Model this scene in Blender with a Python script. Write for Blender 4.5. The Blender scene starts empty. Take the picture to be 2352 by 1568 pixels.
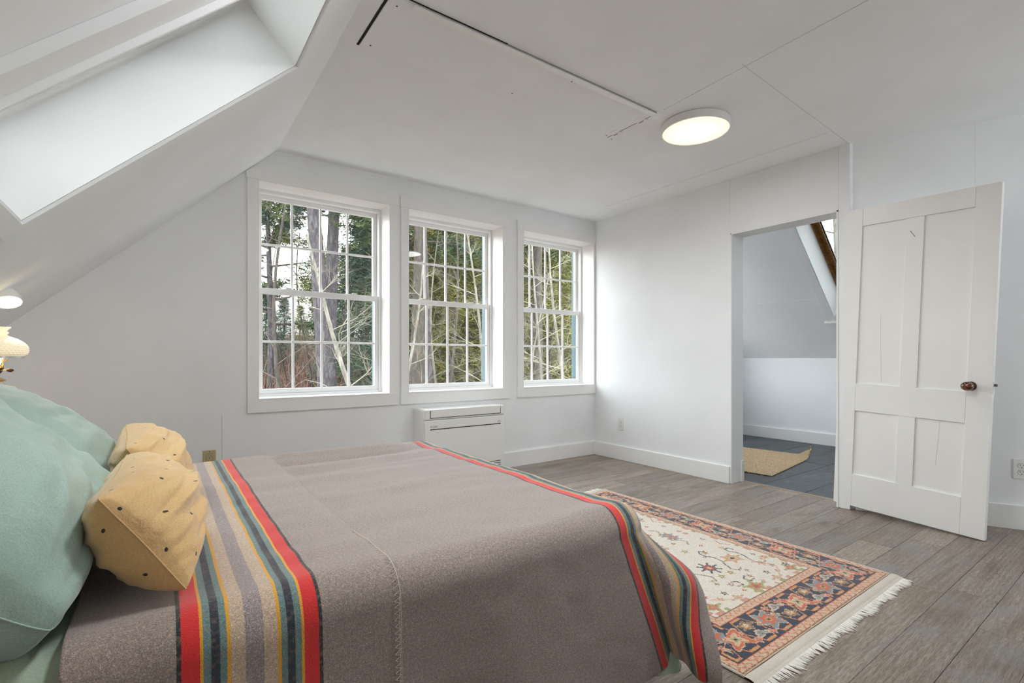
import bpy, bmesh, math, random
import numpy as np
from mathutils import Vector, Matrix
random.seed(7); RNG = np.random.default_rng(11)
SC = bpy.context.scene; COL = SC.collection
PI = math.pi

# ------------------------------------------------------------------ camera, sky, exposure
cam_d = bpy.data.cameras.new('camera'); cam = bpy.data.objects.new('camera', cam_d); COL.objects.link(cam)
cam.location = (0, 0, 1.0); cam.rotation_euler = (PI/2, 0, -math.radians(35.675))
cam_d.sensor_width = 36; cam_d.lens = 1130/2352*36; cam_d.shift_y = (822-784)/2352
cam_d.clip_start = .02; cam_d.clip_end = 300
SC.camera = cam
SC.view_settings.view_transform = 'Standard'; SC.view_settings.look = 'None'
SC.view_settings.gamma = 1; SC.view_settings.use_curve_mapping = False
SC.view_settings.exposure = 0.90
W = bpy.data.worlds.new('sky'); SC.world = W; W.use_nodes = True
wn = W.node_tree.nodes; wl = W.node_tree.links; wn.clear()
wo = wn.new('ShaderNodeOutputWorld'); wb = wn.new('ShaderNodeBackground')
wt = wn.new('ShaderNodeTexCoord'); ws = wn.new('ShaderNodeSeparateXYZ'); wr = wn.new('ShaderNodeValToRGB')
wl.new(wt.outputs['Generated'], ws.inputs[0]); wl.new(ws.outputs['Z'], wr.inputs[0])
wr.color_ramp.elements[0].color = (.93, .965, 1, 1); wr.color_ramp.elements[1].color = (.88, .94, 1, 1)
wr.color_ramp.elements[1].position = .8
wl.new(wr.outputs[0], wb.inputs[0]); wl.new(wb.outputs[0], wo.inputs[0])
wb.inputs[1].default_value = 4.7          # bright thin overcast
SC.cycles.max_bounces = 12; SC.cycles.diffuse_bounces = 9; SC.cycles.transparent_max_bounces = 24
SC.cycles.sample_clamp_indirect = 6; SC.cycles.caustics_reflective = False; SC.cycles.caustics_refractive = False
SC.cycles.use_denoising = True
LAMP_FILL = 12.5  # power of the unseen fill light added over the bed
LAMP_CEIL = 3.6    # emission strength of the ceiling lamp diffusers

# ------------------------------------------------------------------ helpers
def tag(o, label=None, cat=None, group=None, kind=None):
    if label: o['label'] = label
    if cat: o['category'] = cat
    if group: o['group'] = group
    if kind: o['kind'] = kind
    return o
def empty(name, loc=(0, 0, 0), rz=0):
    o = bpy.data.objects.new(name, None); COL.objects.link(o); o.location = loc; o.rotation_euler = (0, 0, rz)
    o.empty_display_size = .05; return o
def srgb(r, g, b):
    f = lambda c: (c/255/12.92) if c/255 <= .04045 else ((c/255+.055)/1.055)**2.4
    return (f(r), f(g), f(b), 1)
class MB:
    """collects simple solids into ONE mesh"""
    def __init__(s): s.v = []; s.f = []
    def add(s, vs, fs):
        b = len(s.v); s.v += [tuple(p) for p in vs]; s.f += [tuple(i+b for i in q) for q in fs]; return s
    def box(s, a, b, M=None):
        x0, y0, z0 = a; x1, y1, z1 = b
        vs = [(x0,y0,z0),(x1,y0,z0),(x1,y1,z0),(x0,y1,z0),(x0,y0,z1),(x1,y0,z1),(x1,y1,z1),(x0,y1,z1)]
        if M is not None: vs = [M @ Vector(p) for p in vs]
        return s.add(vs, [(0,3,2,1),(4,5,6,7),(0,1,5,4),(1,2,6,5),(2,3,7,6),(3,0,4,7)])
    def prism(s, poly, d):   # poly: list of 3d pts, d extrusion vector
        n = len(poly); d = Vector(d); P = [Vector(p) for p in poly]
        vs = P + [p+d for p in P]
        fs = [tuple(range(n-1, -1, -1)), tuple(range(n, 2*n))] + [(i, (i+1) % n, n+(i+1) % n, n+i) for i in range(n)]
        nrm = Vector((0,0,0))
        for i in range(n): nrm += P[i].cross(P[(i+1) % n])
        if nrm.dot(d) < 0: fs = [tuple(reversed(q)) for q in fs]
        return s.add(vs, fs)
    def tube(s, pts, r, n=8, cap=True):
        pts = [Vector(p) for p in pts]; rs = r if hasattr(r, '__len__') else [r]*len(pts)
        b = len(s.v); prev = None
        for i, p in enumerate(pts):
            t = (pts[min(i+1, len(pts)-1)]-pts[max(i-1, 0)]).normalized()
            if prev is None: u = t.orthogonal().normalized()
            else:
                u = prev - t*prev.dot(t)
                u = u.normalized() if u.length > 1e-6 else t.orthogonal().normalized()
            prev = u; w = t.cross(u)
            for k in range(n):
                a = 2*PI*k/n; s.v.append(tuple(p+(u*math.cos(a)+w*math.sin(a))*rs[i]))
        for i in range(len(pts)-1):
            for k in range(n):
                k2 = (k+1) % n; s.f.append((b+i*n+k, b+i*n+k2, b+(i+1)*n+k2, b+(i+1)*n+k))
        if cap:
            s.f.append(tuple(b+k for k in range(n-1, -1, -1))); e = b+(len(pts)-1)*n; s.f.append(tuple(e+k for k in range(n)))
        return s
    def lathe(s, prof, n=32, c=(0,0,0), M=None, closed=False):
        b = len(s.v)
        for (r, z) in prof:
            for k in range(n):
                a = 2*PI*k/n; p = Vector((c[0]+r*math.cos(a), c[1]+r*math.sin(a), c[2]+z))
                if M is not None: p = M @ p
                s.v.append(tuple(p))
        m = len(prof)
        for i in range(m-1 if not closed else m):
            j = (i+1) % m
            for k in range(n):
                k2 = (k+1) % n; s.f.append((b+i*n+k, b+i*n+k2, b+j*n+k2, b+j*n+k))
        if not closed:
            if prof[0][0] > 1e-5: s.f.append(tuple(b+k for k in range(n-1, -1, -1)))
            if prof[-1][0] > 1e-5: s.f.append(tuple(b+(m-1)*n+k for k in range(n)))
        return s
    def build(s, name, mat, parent=None, smooth=False, bevel=0, loc=None):
        me = bpy.data.meshes.new(name); me.from_pydata(s.v, [], s.f); me.validate(); me.update()
        if mat: me.materials.append(mat)
        o = bpy.data.objects.new(name, me); COL.objects.link(o)
        if parent: o.parent = parent
        if loc: o.location = loc
        if smooth: me.polygons.foreach_set('use_smooth', [True]*len(me.polygons))
        if bevel:
            m = o.modifiers.new('b', 'BEVEL'); m.width = bevel; m.segments = 2; m.limit_method = 'ANGLE'; m.angle_limit = .6
        return o
def grid_mesh(name, V, mat, parent=None, uv=None, smooth=True, wrap=False):
    """V: (n,m,3) numpy"""
    n, m = V.shape[:2]
    i, j = np.meshgrid(np.arange(n-1), np.arange(m-1), indexing='ij')
    q = np.stack([i*m+j, (i+1)*m+j, (i+1)*m+j+1, i*m+j+1], -1).reshape(-1, 4)
    return np_mesh(name, V.reshape(-1, 3), q, mat, parent, None if uv is None else uv.reshape(-1, 2), smooth)
def np_mesh(name, V, F, mat, parent=None, uv=None, smooth=False):
    me = bpy.data.meshes.new(name); k = F.shape[1]
    me.vertices.add(len(V)); me.vertices.foreach_set('co', V.astype(np.float32).ravel())
    me.loops.add(F.size); me.loops.foreach_set('vertex_index', F.astype(np.int32).ravel())
    me.polygons.add(len(F)); me.polygons.foreach_set('loop_start', np.arange(0, F.size, k, dtype=np.int32))
    me.polygons.foreach_set('loop_total', np.full(len(F), k, dtype=np.int32))
    if smooth: me.polygons.foreach_set('use_smooth', np.ones(len(F), dtype=bool))
    me.update(calc_edges=True)
    if uv is not None:
        l = me.uv_layers.new(name='UVMap'); l.data.foreach_set('uv', uv[F.ravel()].astype(np.float32).ravel())
    if mat: me.materials.append(mat)
    o = bpy.data.objects.new(name, me); COL.objects.link(o)
    if parent: o.parent = parent
    return o

# ------------------------------------------------------------------ materials
class NT:
    def __init__(s, name, base=(.8,.8,.8,1), rough=.5, **kw):
        s.m = bpy.data.materials.new(name); s.m.use_nodes = True; s.t = s.m.node_tree; s.n = s.t.nodes
        s.b = s.n['Principled BSDF']; s.b.inputs['Base Color'].default_value = base; s.b.inputs['Roughness'].default_value = rough
        for k, v in kw.items(): s.b.inputs[k.replace('_', ' ')].default_value = v
    def new(s, t, **kw):
        x = s.n.new(t)
        for k, v in kw.items(): setattr(x, k, v)
        return x
    def L(s, a, b): s.t.links.new(a, b); return b
    def coord(s, kind='Object', scale=(1,1,1), loc=None, rot=None):
        c = s.new('ShaderNodeTexCoord'); m = s.new('ShaderNodeMapping'); s.L(c.outputs[kind], m.inputs[0])
        m.inputs['Scale'].default_value = scale
        if rot: m.inputs['Rotation'].default_value = rot
        if loc is not None: s.L(loc, m.inputs['Location'])
        return m.outputs[0]
    def noise(s, vec, scale=5, detail=3, rough=.5, dist=0):
        x = s.new('ShaderNodeTexNoise'); s.L(vec, x.inputs['Vector']); x.inputs['Scale'].default_value = scale
        x.inputs['Detail'].default_value = detail; x.inputs['Roughness'].default_value = rough; x.inputs['Distortion'].default_value = dist
        return x.outputs['Fac']
    def ramp(s, fac, stops, interp='LINEAR'):
        x = s.new('ShaderNodeValToRGB'); s.L(fac, x.inputs[0]); cr = x.color_ramp; cr.interpolation = interp
        cr.elements[0].position = stops[0][0]; cr.elements[0].color = stops[0][1]
        cr.elements[1].position = stops[-1][0]; cr.elements[1].color = stops[-1][1]
        for p, c in stops[1:-1]: e = cr.elements.new(p); e.color = c
        return x.outputs[0]
    def mix(s, f, a, b, mode='MIX'):
        x = s.new('ShaderNodeMix', data_type='RGBA', blend_type=mode)
        for sock, val in ((x.inputs[0], f), (x.inputs[6], a), (x.inputs[7], b)):
            if hasattr(val, 'node'): s.L(val, sock)
            else: sock.default_value = val
        return x.outputs[2]
    def math(s, op, a, b=0.0, c=None):
        x = s.new('ShaderNodeMath', operation=op)
        for i, val in enumerate((a, b) if c is None else (a, b, c)):
            if hasattr(val, 'node'): s.L(val, x.inputs[i])
            else: x.inputs[i].default_value = val
        return x.outputs[0]
    def bump(s, h, strength=.3, dist=.01, prev=None):
        x = s.new('ShaderNodeBump'); s.L(h, x.inputs['Height']); x.inputs['Strength'].default_value = strength
        x.inputs['Distance'].default_value = dist
        if prev is not None: s.L(prev, x.inputs['Normal'])
        s.L(x.outputs[0], s.b.inputs['Normal']); return x.outputs[0]
    def color(s, c): s.L(c, s.b.inputs['Base Color'])
def paint(name, c, rough=.55, amp=.03, grain=(60,60,60), bs=.12, bd=.002):
    t = NT(name, c, rough); v = t.coord('Object', (1,1,1))
    lo = tuple(x*(1-amp) for x in c[:3])+(1,); hi = tuple(min(1, x*(1+amp)) for x in c[:3])+(1,)
    t.color(t.ramp(t.noise(v, 2.2, 4), [(.3, lo), (.7, hi)]))
    t.bump(t.noise(t.coord('Object', grain), 1, 3), bs, bd); return t.m
WHITE = (.862, .878, .890, 1)
M_wall = paint('wall_paint', WHITE, .6)
M_ceil = paint('ceiling_paint', (.876, .892, .904, 1), .65)
M_trim = paint('trim_paint', (.88, .88, .87, 1), .38, .02, (90, 90, 8), .15)
M_trimh = paint('trim_paint_flat_grain', (.88, .88, .87, 1), .38, .02, (6, 90, 90), .15)
M_vinyl = paint('white_vinyl', (.84, .84, .835, 1), .3, .01, (3,3,3), .02)
M_shaft = paint('shaft_paint', (.89, .89, .88, 1), .6)
M_door = paint('door_paint', (.86, .855, .835, 1), .4, .025, (70, 70, 5), .22)
M_dark = paint('dark_gap', (.02, .018, .015, 1), .9)
M_plastic = paint('white_plastic', (.82, .82, .80, 1), .28, .01, (3,3,3), .01)
M_almond = paint('almond_plastic', srgb(188, 174, 138), .35, .02, (3,3,3), .01)
M_blackp = paint('dark_plastic', (.02, .02, .022, 1), .4)
M_teal = paint('teal_exterior_paint', srgb(72, 98, 106), .6)
def blind_mat():
    t = NT('translucent_blind_fabric', srgb(170, 168, 162), .9); tr = t.new('ShaderNodeBsdfTranslucent'); tr.inputs[0].default_value = (.22, .22, .215, 1)
    ad = t.new('ShaderNodeAddShader'); out = t.n['Material Output']; t.L(t.b.outputs[0], ad.inputs[0]); t.L(tr.outputs[0], ad.inputs[1]); t.L(ad.outputs[0], out.inputs[0]); return t.m
M_blind = blind_mat()
M_latch = NT('dark_metal', (.12, .11, .10, 1), .4, Metallic=.9).m
M_brass = NT('aged_brass', (.45, .27, .09, 1), .33, Metallic=1).m
M_bronze = NT('bronze', (.09, .055, .035, 1), .38, Metallic=.8).m
M_cream = paint('sash_lock_plastic', (.72, .69, .6, 1), .35)
def emis(name, col, st, base=(.9,.9,.9,1)):
    t = NT(name, base, .5); t.b.inputs['Emission Color'].default_value = col; t.b.inputs['Emission Strength'].default_value = st
    return t
def make_glass():
    m = bpy.data.materials.new('window_glass'); m.use_nodes = True; n = m.node_tree.nodes; l = m.node_tree.links; n.clear()
    o = n.new('ShaderNodeOutputMaterial'); mx = n.new('ShaderNodeMixShader'); tr = n.new('ShaderNodeBsdfTransparent')
    gl = n.new('ShaderNodeBsdfGlossy'); fr = n.new('ShaderNodeFresnel'); fr.inputs[0].default_value = 1.5
    gl.inputs['Roughness'].default_value = .02; tr.inputs[0].default_value = (.93, .95, .94, 1)
    mu = n.new('ShaderNodeMath'); mu.operation = 'MULTIPLY'; mu.inputs[1].default_value = 1.0
    l.new(fr.outputs[0], mu.inputs[0]); l.new(mu.outputs[0], mx.inputs[0]); l.new(tr.outputs[0], mx.inputs[1]); l.new(gl.outputs[0], mx.inputs[2])
    l.new(mx.outputs[0], o.inputs[0]); return m
M_glass = make_glass()

def wood_floor():
    t = NT('grey_oak_plank', rough=.42)
    oi = t.new('ShaderNodeObjectInfo'); rnd = oi.outputs['Random']
    cx = t.new('ShaderNodeCombineXYZ')
    t.L(t.math('MULTIPLY', rnd, 37.0), cx.inputs[0]); t.L(t.math('MULTIPLY', rnd, 91.0), cx.inputs[1]); t.L(t.math('MULTIPLY', rnd, 13.0), cx.inputs[2])
    v = t.coord('Object', (1, 1, 1), cx.outputs[0])
    vs = t.new('ShaderNodeMapping'); t.L(v, vs.inputs[0]); vs.inputs['Scale'].default_value = (1.6, 9, 1)
    big = t.noise(vs.outputs[0], 1.1, 3, .55, 1.2)
    # cathedral rings
    wv = t.new('ShaderNodeTexWave', wave_type='BANDS', bands_direction='Y'); m2 = t.new('ShaderNodeMapping'); t.L(v, m2.inputs[0]); m2.inputs['Scale'].default_value = (.55, 7, 1)
    t.L(m2.outputs[0], wv.inputs['Vector']); wv.inputs['Scale'].default_value = 2.2; wv.inputs['Distortion'].default_value = 11; wv.inputs['Detail'].default_value = 3; wv.inputs['Detail Scale'].default_value = .7
    fs = t.new('ShaderNodeMapping'); t.L(v, fs.inputs[0]); fs.inputs['Scale'].default_value = (28, 330, 1)
    fine = t.noise(fs.outputs[0], 1, 3, .65)
    patch = t.noise(v, 4.2, 2)
    c1 = t.ramp(big, [(.25, srgb(118, 102, 88)), (.42, srgb(156, 140, 125)), (.58, srgb(174, 160, 146)), (.78, srgb(146, 140, 136))])
    c2 = t.mix(t.math('MULTIPLY', wv.outputs['Fac'], .30), c1, srgb(104, 89, 77))
    c3 = t.mix(t.ramp(fine, [(.40, (.6,)*3+(1,)), (.56, (0,0,0,1))]), c2, srgb(88, 76, 66))
    c4 = t.mix(t.ramp(patch, [(.55, (0,0,0,1)), (.75, (.55,.55,.55,1))]), c3, srgb(140, 143, 148))
    hsv = t.new('ShaderNodeHueSaturation'); t.L(c4, hsv.inputs['Color']); t.L(t.math('ADD', t.math('MULTIPLY', rnd, .36), .72), hsv.inputs['Value'])
    hsv.inputs['Saturation'].default_value = .95
    t.color(hsv.outputs[0])
    t.L(t.math('ADD', t.math('MULTIPLY', fine, .2), .28), t.b.inputs['Roughness'])
    t.bump(fine, .25, .001); return t.m
M_floor = wood_floor()
def slate():
    t = NT('dark_slate', rough=.42); oi = t.new('ShaderNodeObjectInfo'); v = t.coord('Object', (1,1,1))
    n1 = t.noise(t.coord('Object', (3, 9, 3)), 1.6, 5, .6, .6)
    c = t.ramp(n1, [(.3, srgb(56, 60, 66)), (.55, srgb(72, 78, 86)), (.75, srgb(92, 100, 108))])
    h = t.new('ShaderNodeHueSaturation'); t.L(c, h.inputs['Color']); t.L(t.math('ADD', t.math('MULTIPLY', oi.outputs['Random'], .5), .7), h.inputs['Value'])
    t.color(h.outputs[0]); t.bump(n1, .3, .004); return t.m
M_slate = slate()
def fabric(name, c, c2, scale=500, var=6, bs=.35, sheen=.3, streak=(1,1,1)):
    t = NT(name, c, .85); t.b.inputs['Sheen Weight'].default_value = sheen
    a = t.noise(t.coord('Object', streak), scale, 2, .7); b = t.noise(t.coord('Object'), var, 4)
    t.color(t.mix(t.ramp(a, [(.35, (0,0,0,1)), (.65, (.5,.5,.5,1))]), t.ramp(b, [(.3, c), (.7, c2)]), tuple(x*.72 for x in c[:3])+(1,)))
    n1 = t.bump(t.noise(t.coord('Object'), 9, 4, .6, 1.5), .25, .02)
    t.bump(a, bs, .0012, n1); return t
M_green = fabric('sage_green_linen', srgb(152, 178, 167), srgb(176, 198, 188), 420, 5, .4, .35).m
M_duvet = fabric('sage_green_linen_sheet', srgb(154, 174, 156), srgb(174, 190, 170), 420, 5, .4, .3).m
def mustard():
    t = fabric('mustard_cotton', srgb(212, 174, 118), srgb(222, 186, 132), 380, 7, .45, .3)
    # woven-in dark dots on a staggered lattice, from the cushion's own UV (in metres)
    uv = t.new('ShaderNodeTexCoord'); sp = t.new('ShaderNodeSeparateXYZ'); t.L(uv.outputs['UV'], sp.inputs[0])
    def lattice(ox, oy):
        fx = t.math('SUBTRACT', t.math('FRACT', t.math('ADD', t.math('DIVIDE', sp.outputs[0], .105), ox)), .5)
        fy = t.math('SUBTRACT', t.math('FRACT', t.math('ADD', t.math('DIVIDE', sp.outputs[1], .105), oy)), .5)
        d = t.math('SQRT', t.math('ADD', t.math('MULTIPLY', fx, fx), t.math('MULTIPLY', fy, fy)))
        return t.math('LESS_THAN', d, .033)
    dots = t.math('MAXIMUM', lattice(.2, .1), lattice(.7, .6))
    src = t.b.inputs['Base Color'].links[0].from_socket
    t.color(t.mix(dots, src, srgb(45, 42, 48))); return t.m
M_mustard = mustard()
STR = [('k',.03),('r',.115),('y',.02),('t',.05),('n',.055),('t',.045),('y',.025),('a',.095),('g',.13),('a',.095),('y',.025),('t',.045),('n',.055),('t',.05),('y',.02),('r',.115),('k',.03)]
SC_ = dict(k=srgb(38,36,42), r=srgb(212,36,38), y=srgb(222,160,40), t=srgb(100,128,128), n=srgb(40,46,58), a=srgb(192,171,150), g=srgb(150,139,139))
HEA = srgb(147, 134, 129)
def wool():
    t = NT('striped_heather_wool', rough=.92); t.b.inputs['Sheen Weight'].default_value = .45; t.b.inputs['Sheen Roughness'].default_value = .5
    uv = t.new('ShaderNodeTexCoord'); sp = t.new('ShaderNodeSeparateXYZ'); t.L(uv.outputs['UV'], sp.inputs[0])
    jig = t.math('MULTIPLY', t.math('SUBTRACT', t.noise(t.coord('UV', (1,1,1)), 700, 1), .5), .004)
    X = t.math('ADD', sp.outputs[0], jig)
    def band(x0, wd):
        tot = sum(w for _, w in STR); st = [(0, HEA)]; p = 0.02
        for c, w in STR: st.append((p, SC_[c])); p += w/tot*.96
        st.append((p, HEA))
        u = t.math('DIVIDE', t.math('SUBTRACT', X, x0-wd*.0208), wd/.96)
        return t.ramp(u, st, 'CONSTANT'), t.math('MULTIPLY', t.math('GREATER_THAN', u, 0.001), t.math('LESS_THAN', u, .999))
    b1, m1 = band(.022, .226); b2, m2 = band(1.060, .232)
    c = t.mix(m1, HEA, b1); c = t.mix(m2, c, b2)
    h1 = t.noise(t.coord('UV', (1,1,1)), 330, 3, .7); h2 = t.noise(t.coord('UV', (1,1,1)), 650, 2, .6)
    sat = t.new('ShaderNodeSeparateColor', mode='HSV'); t.L(c, sat.inputs[0])
    amp = t.math('SUBTRACT', 1.0, t.math('MULTIPLY', sat.outputs[1], 1.05))
    amp = t.math('MAXIMUM', amp, .06)
    lite = t.ramp(h1, [(.50, (0,0,0,1)), (.62, (1,1,1,1))]); dk = t.ramp(h2, [(.36, (1,1,1,1)), (.5, (0,0,0,1))])
    h3 = t.noise(t.coord('UV', (1,1,1)), 150, 3, .75)
    mid_ = t.ramp(h3, [(.38, (.74,.74,.74,1)), (.5, (1,1,1,1)), (.62, (1.30,1.28,1.26,1))])
    c = t.mix(t.math('MULTIPLY', amp, 1.0), c, t.mix(1.0, c, mid_, 'MULTIPLY'))
    c = t.mix(t.math('MULTIPLY', lite, amp), c, t.mix(1.0, c, (1.8, 1.77, 1.74, 1), 'MULTIPLY'))
    c = t.mix(t.math('MULTIPLY', dk, amp), c, t.mix(1.0, c, (.42, .40, .39, 1), 'MULTIPLY'))
    warm = t.noise(t.coord('UV'), 90, 2)
    c = t.mix(t.math('MULTIPLY', t.ramp(warm, [(.5,(0,0,0,1)),(.7,(.5,.5,.5,1))]), amp), c, srgb(164, 138, 116))
    t.color(c); t.bump(h1, .7, .003); return t.m
M_wool = wool()
M_thread = NT('cream_thread', srgb(206, 194, 182), .8).m
def bark(name, a, b, c):
    t = NT(name, rough=.95); n = t.noise(t.coord('Object', (7, 7, 2.2)), 2.4, 5, .65, .8)
    t.color(t.ramp(n, [(.3, a), (.5, b), (.72, c)])); t.bump(n, .9, .05); return t.m
M_barkP = bark('pine_bark', srgb(37, 34, 36), srgb(66, 61, 63), srgb(100, 97, 99))
M_barkG = bark('grey_bark', srgb(69, 64, 57), srgb(99, 95, 84), srgb(126, 123, 113))
M_barkB = bark('brown_bark', srgb(36, 32, 27), srgb(56, 50, 44), srgb(82, 75, 65))
M_twig = NT('pale_twig', srgb(120, 115, 100), .9).m
M_twigd = NT('dark_twig', srgb(69, 61, 57), .9).m
def leaf(name, a, b, c):
    t = NT(name, rough=.7); n = t.noise(t.coord('Object', (1,1,1)), 1.1, 3); n2 = t.noise(t.coord('Object'), 14, 2)
    base = t.ramp(n, [(.35, a), (.5, b), (.66, c)])
    t.color(t.mix(t.ramp(n2, [(.4, (0,0,0,1)), (.7, (.6,.6,.6,1))]), base, tuple(x*.45 for x in a[:3])+(1,)))
    t.b.inputs['Subsurface Weight'].default_value = 0; return t.m
M_leafP = leaf('pine_needles', srgb(53, 70, 44), srgb(74, 87, 47), srgb(100, 105, 51))
M_leafB = leaf('blue_green_needles', srgb(43, 63, 50), srgb(60, 80, 60), srgb(79, 95, 64))
M_leafY = leaf('yellow_green_foliage', srgb(69, 74, 30), srgb(99, 99, 33), srgb(120, 115, 44))
M_leafO = leaf('olive_foliage', srgb(53, 59, 33), srgb(74, 77, 38), srgb(95, 90, 47))
M_brush = leaf('russet_brush', srgb(98, 70, 56), srgb(118, 88, 70), srgb(138, 110, 90))

# ================================================================== STRUCTURE
YW, XE, CH = 3.677, 3.70, 2.418          # window wall, door wall, ceiling height
A = math.radians(43.6); TA = math.tan(A); XL, XR = .657, 4.73
KL, KR = -.82, 6.22                       # low knee walls
def ztop(x): return min(CH, CH-TA*(XL-x), CH-TA*(x-XR))+.02
WT = .23
def col_prism(mb, x0, x1, z0, z1f, y0=YW, y1=YW+WT):
    a = ztop(x0) if z1f is None else z1f; b = ztop(x1) if z1f is None else z1f
    mb.prism([(x0,y0,z0),(x1,y0,z0),(x1,y0,b),(x0,y0,a)], (0, y1-y0, 0))
WIN = [(.540, 1.463), (1.613, 2.532), (2.759, 3.682)]; WZ = (.722, 2.195)
w = MB(); xs = [KL-.1, .0, XL, WIN[0][0]]
col_prism(w, KL-.1, WIN[0][0], 0, None)
cur = WIN[0][0]
for i, (a, b) in enumerate(WIN):
    if a > cur: 
        if cur < XL < a: col_prism(w, cur, XL, 0, None); col_prism(w, XL, a, 0, None)
        else: col_prism(w, cur, a, 0, None)
    col_prism(w, a, b, 0, WZ[0])
    segs = [(a, XL), (XL, b)] if a < XL < b else [(a, b)]
    for s0, s1 in segs: w.prism([(s0,YW,WZ[1]),(s1,YW,WZ[1]),(s1,YW,ztop(s1)),(s0,YW,ztop(s0))], (0, WT, 0))
    cur = b
NW = (4.25, 5.55)     # opening added out of the camera's sight to daylight the next room
col_prism(w, cur, NW[0], 0, None); w.box((NW[0], YW, 0), (NW[1], YW+WT, .72)); col_prism(w, NW[1], KR+.1, 0, None)
w.box((NW[0], YW, 1.62), (NW[1], YW+WT, 1.68))
tag(w.build('wall_window', M_wall), kind='structure')
# hairline panel joint on the window wall below the first window
tag(MB().box((.330, YW-.0012, .137), (.3325, YW+.001, .63)).build('trim_1', paint('joint_grey', (.5,.5,.49,1))), kind='structure')
# door wall with the opening
OP0, OP1, OPZ, TB = 1.402, 2.172, 1.992, .163
w = MB().box((XE, OP1, 0), (XE+TB, YW, CH+.02)).box((XE, OP0, OPZ), (XE+TB, OP1, CH+.02)).box((XE, 1.335, 0), (XE+TB, OP0, CH+.02))
tag(w.build('wall_door_side', M_wall, bevel=.003), kind='structure')
# angled wall beyond the door, and the unseen rest of the room
P0 = Vector((3.736, 1.352, 0)); wd = Vector((.425, -.905, 0)).normalized(); wnr = Vector((-wd.y, wd.x, 0))
LANG = 2.33; P1 = P0+wd*LANG
tag(MB().prism([P0, P1, P1+wnr*.12, P0+wnr*.12], (0,0,CH+.02)).build('wall_angled', M_wall), kind='structure')
YB = -1.75
tag(MB().box((P1.x, YB, 0), (P1.x+.12, P1.y+.03, CH+.02)).build('wall_far_side', M_wall), kind='structure')
w = MB()
for q in ((XL, 3.56, 0, CH+.02), (4.18, P1.x+.12, 0, CH+.02), (3.56, 4.18, 0, .85), (3.56, 4.18, 2.05, CH+.02)): w.box((q[0], YB-.12, q[2]), (q[1], YB, q[3]))   # with an unseen opening added to let in fill daylight
w.prism([(KL-.1, YB-.12, 0), (XL, YB-.12, 0), (XL, YB-.12, CH+.02), (KL-.1, YB-.12, ztop(KL-.1))], (0, .12, 0))
tag(w.build('wall_behind_camera', M_wall), kind='structure')
tag(MB().box((KL-.12, YB, 0), (KL, YW, 1.03)).build('wall_knee_left', M_wall), kind='structure')
tag(MB().box((KR, .9, 0), (KR+.12, YW, 1.03)).build('wall_knee_right', M_wall), kind='structure')
tag(MB().box((XE+TB+.14, .78, 0), (KR+.12, .9, CH+.02)).build('wall_next_room', M_wall), kind='structure')
# ceiling
tag(MB().box((XL, YB-.12, CH), (XR, YW+WT, CH+.14)).build('ceiling', M_ceil), kind='structure')
SH = .28
def slope(side, sk):
    """roof slab with a skylight shaft cut through it; s runs up the slope from the knee"""
    if side < 0: o = Vector((XL, 0, CH)); r = Vector((math.cos(A), 0, math.sin(A))); n = Vector((-math.sin(A), 0, math.cos(A)))
    else: o = Vector((XR, 0, CH)); r = Vector((-math.cos(A), 0, math.sin(A))); n = Vector((math.sin(A), 0, math.cos(A)))
    pt = lambda s, y, d=0: o+r*s+n*d+Vector((0, y, 0))
    return pt, r, n
ptL, rL, nL = slope(-1, None); ptR, rR, nR = slope(1, None)
S0, S1, SY0, SY1 = -1.4135, -.2535, 1.398, 2.230
def slab(name, pt, n, y0, y1, hole, s_lo=-2.18, s_hi=0.0, hole2=None):
    m = MB()
    def piece(sa, sb, ya, yb):
        m.prism([pt(sa, ya), pt(sb, ya), pt(sb, yb), pt(sa, yb)], n*SH)
    hs0, hs1, hy0, hy1 = hole
    
    if hole2:
        qa, qb = hole2; piece(s_lo, s_hi, y0, qa); piece(s_lo, s_hi, qb, hy0); piece(s_lo, hs0, qa, qb); piece(hs1, s_hi, qa, qb)
    else: piece(s_lo, s_hi, y0, hy0)
    piece(s_lo, s_hi, hy1, y1); piece(s_lo, hs0, hy0, hy1); piece(hs1, s_hi, hy0, hy1)
    return tag(m.build(name, M_ceil), kind='structure')
slab('ceiling_slope_left', ptL, nL, YB-.12, YW+WT, (S0, S1, SY0, SY1))
SR0, SR1 = -1.405, -.245
slab('ceiling_slope_right', ptR, nR, .78, YW+WT, (SR0, SR1, SY0, SY1))
def local(pt, r, n):   # matrix from (s, y, d) to world
    o = pt(0, 0); return Matrix(((r.x, 0, n.x, o.x), (r.y, 1, n.y, o.y), (r.z, 0, n.z, o.z), (0, 0, 0, 1)))
ML, MR = local(ptL, rL, nL), local(ptR, rR, nR)
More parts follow.
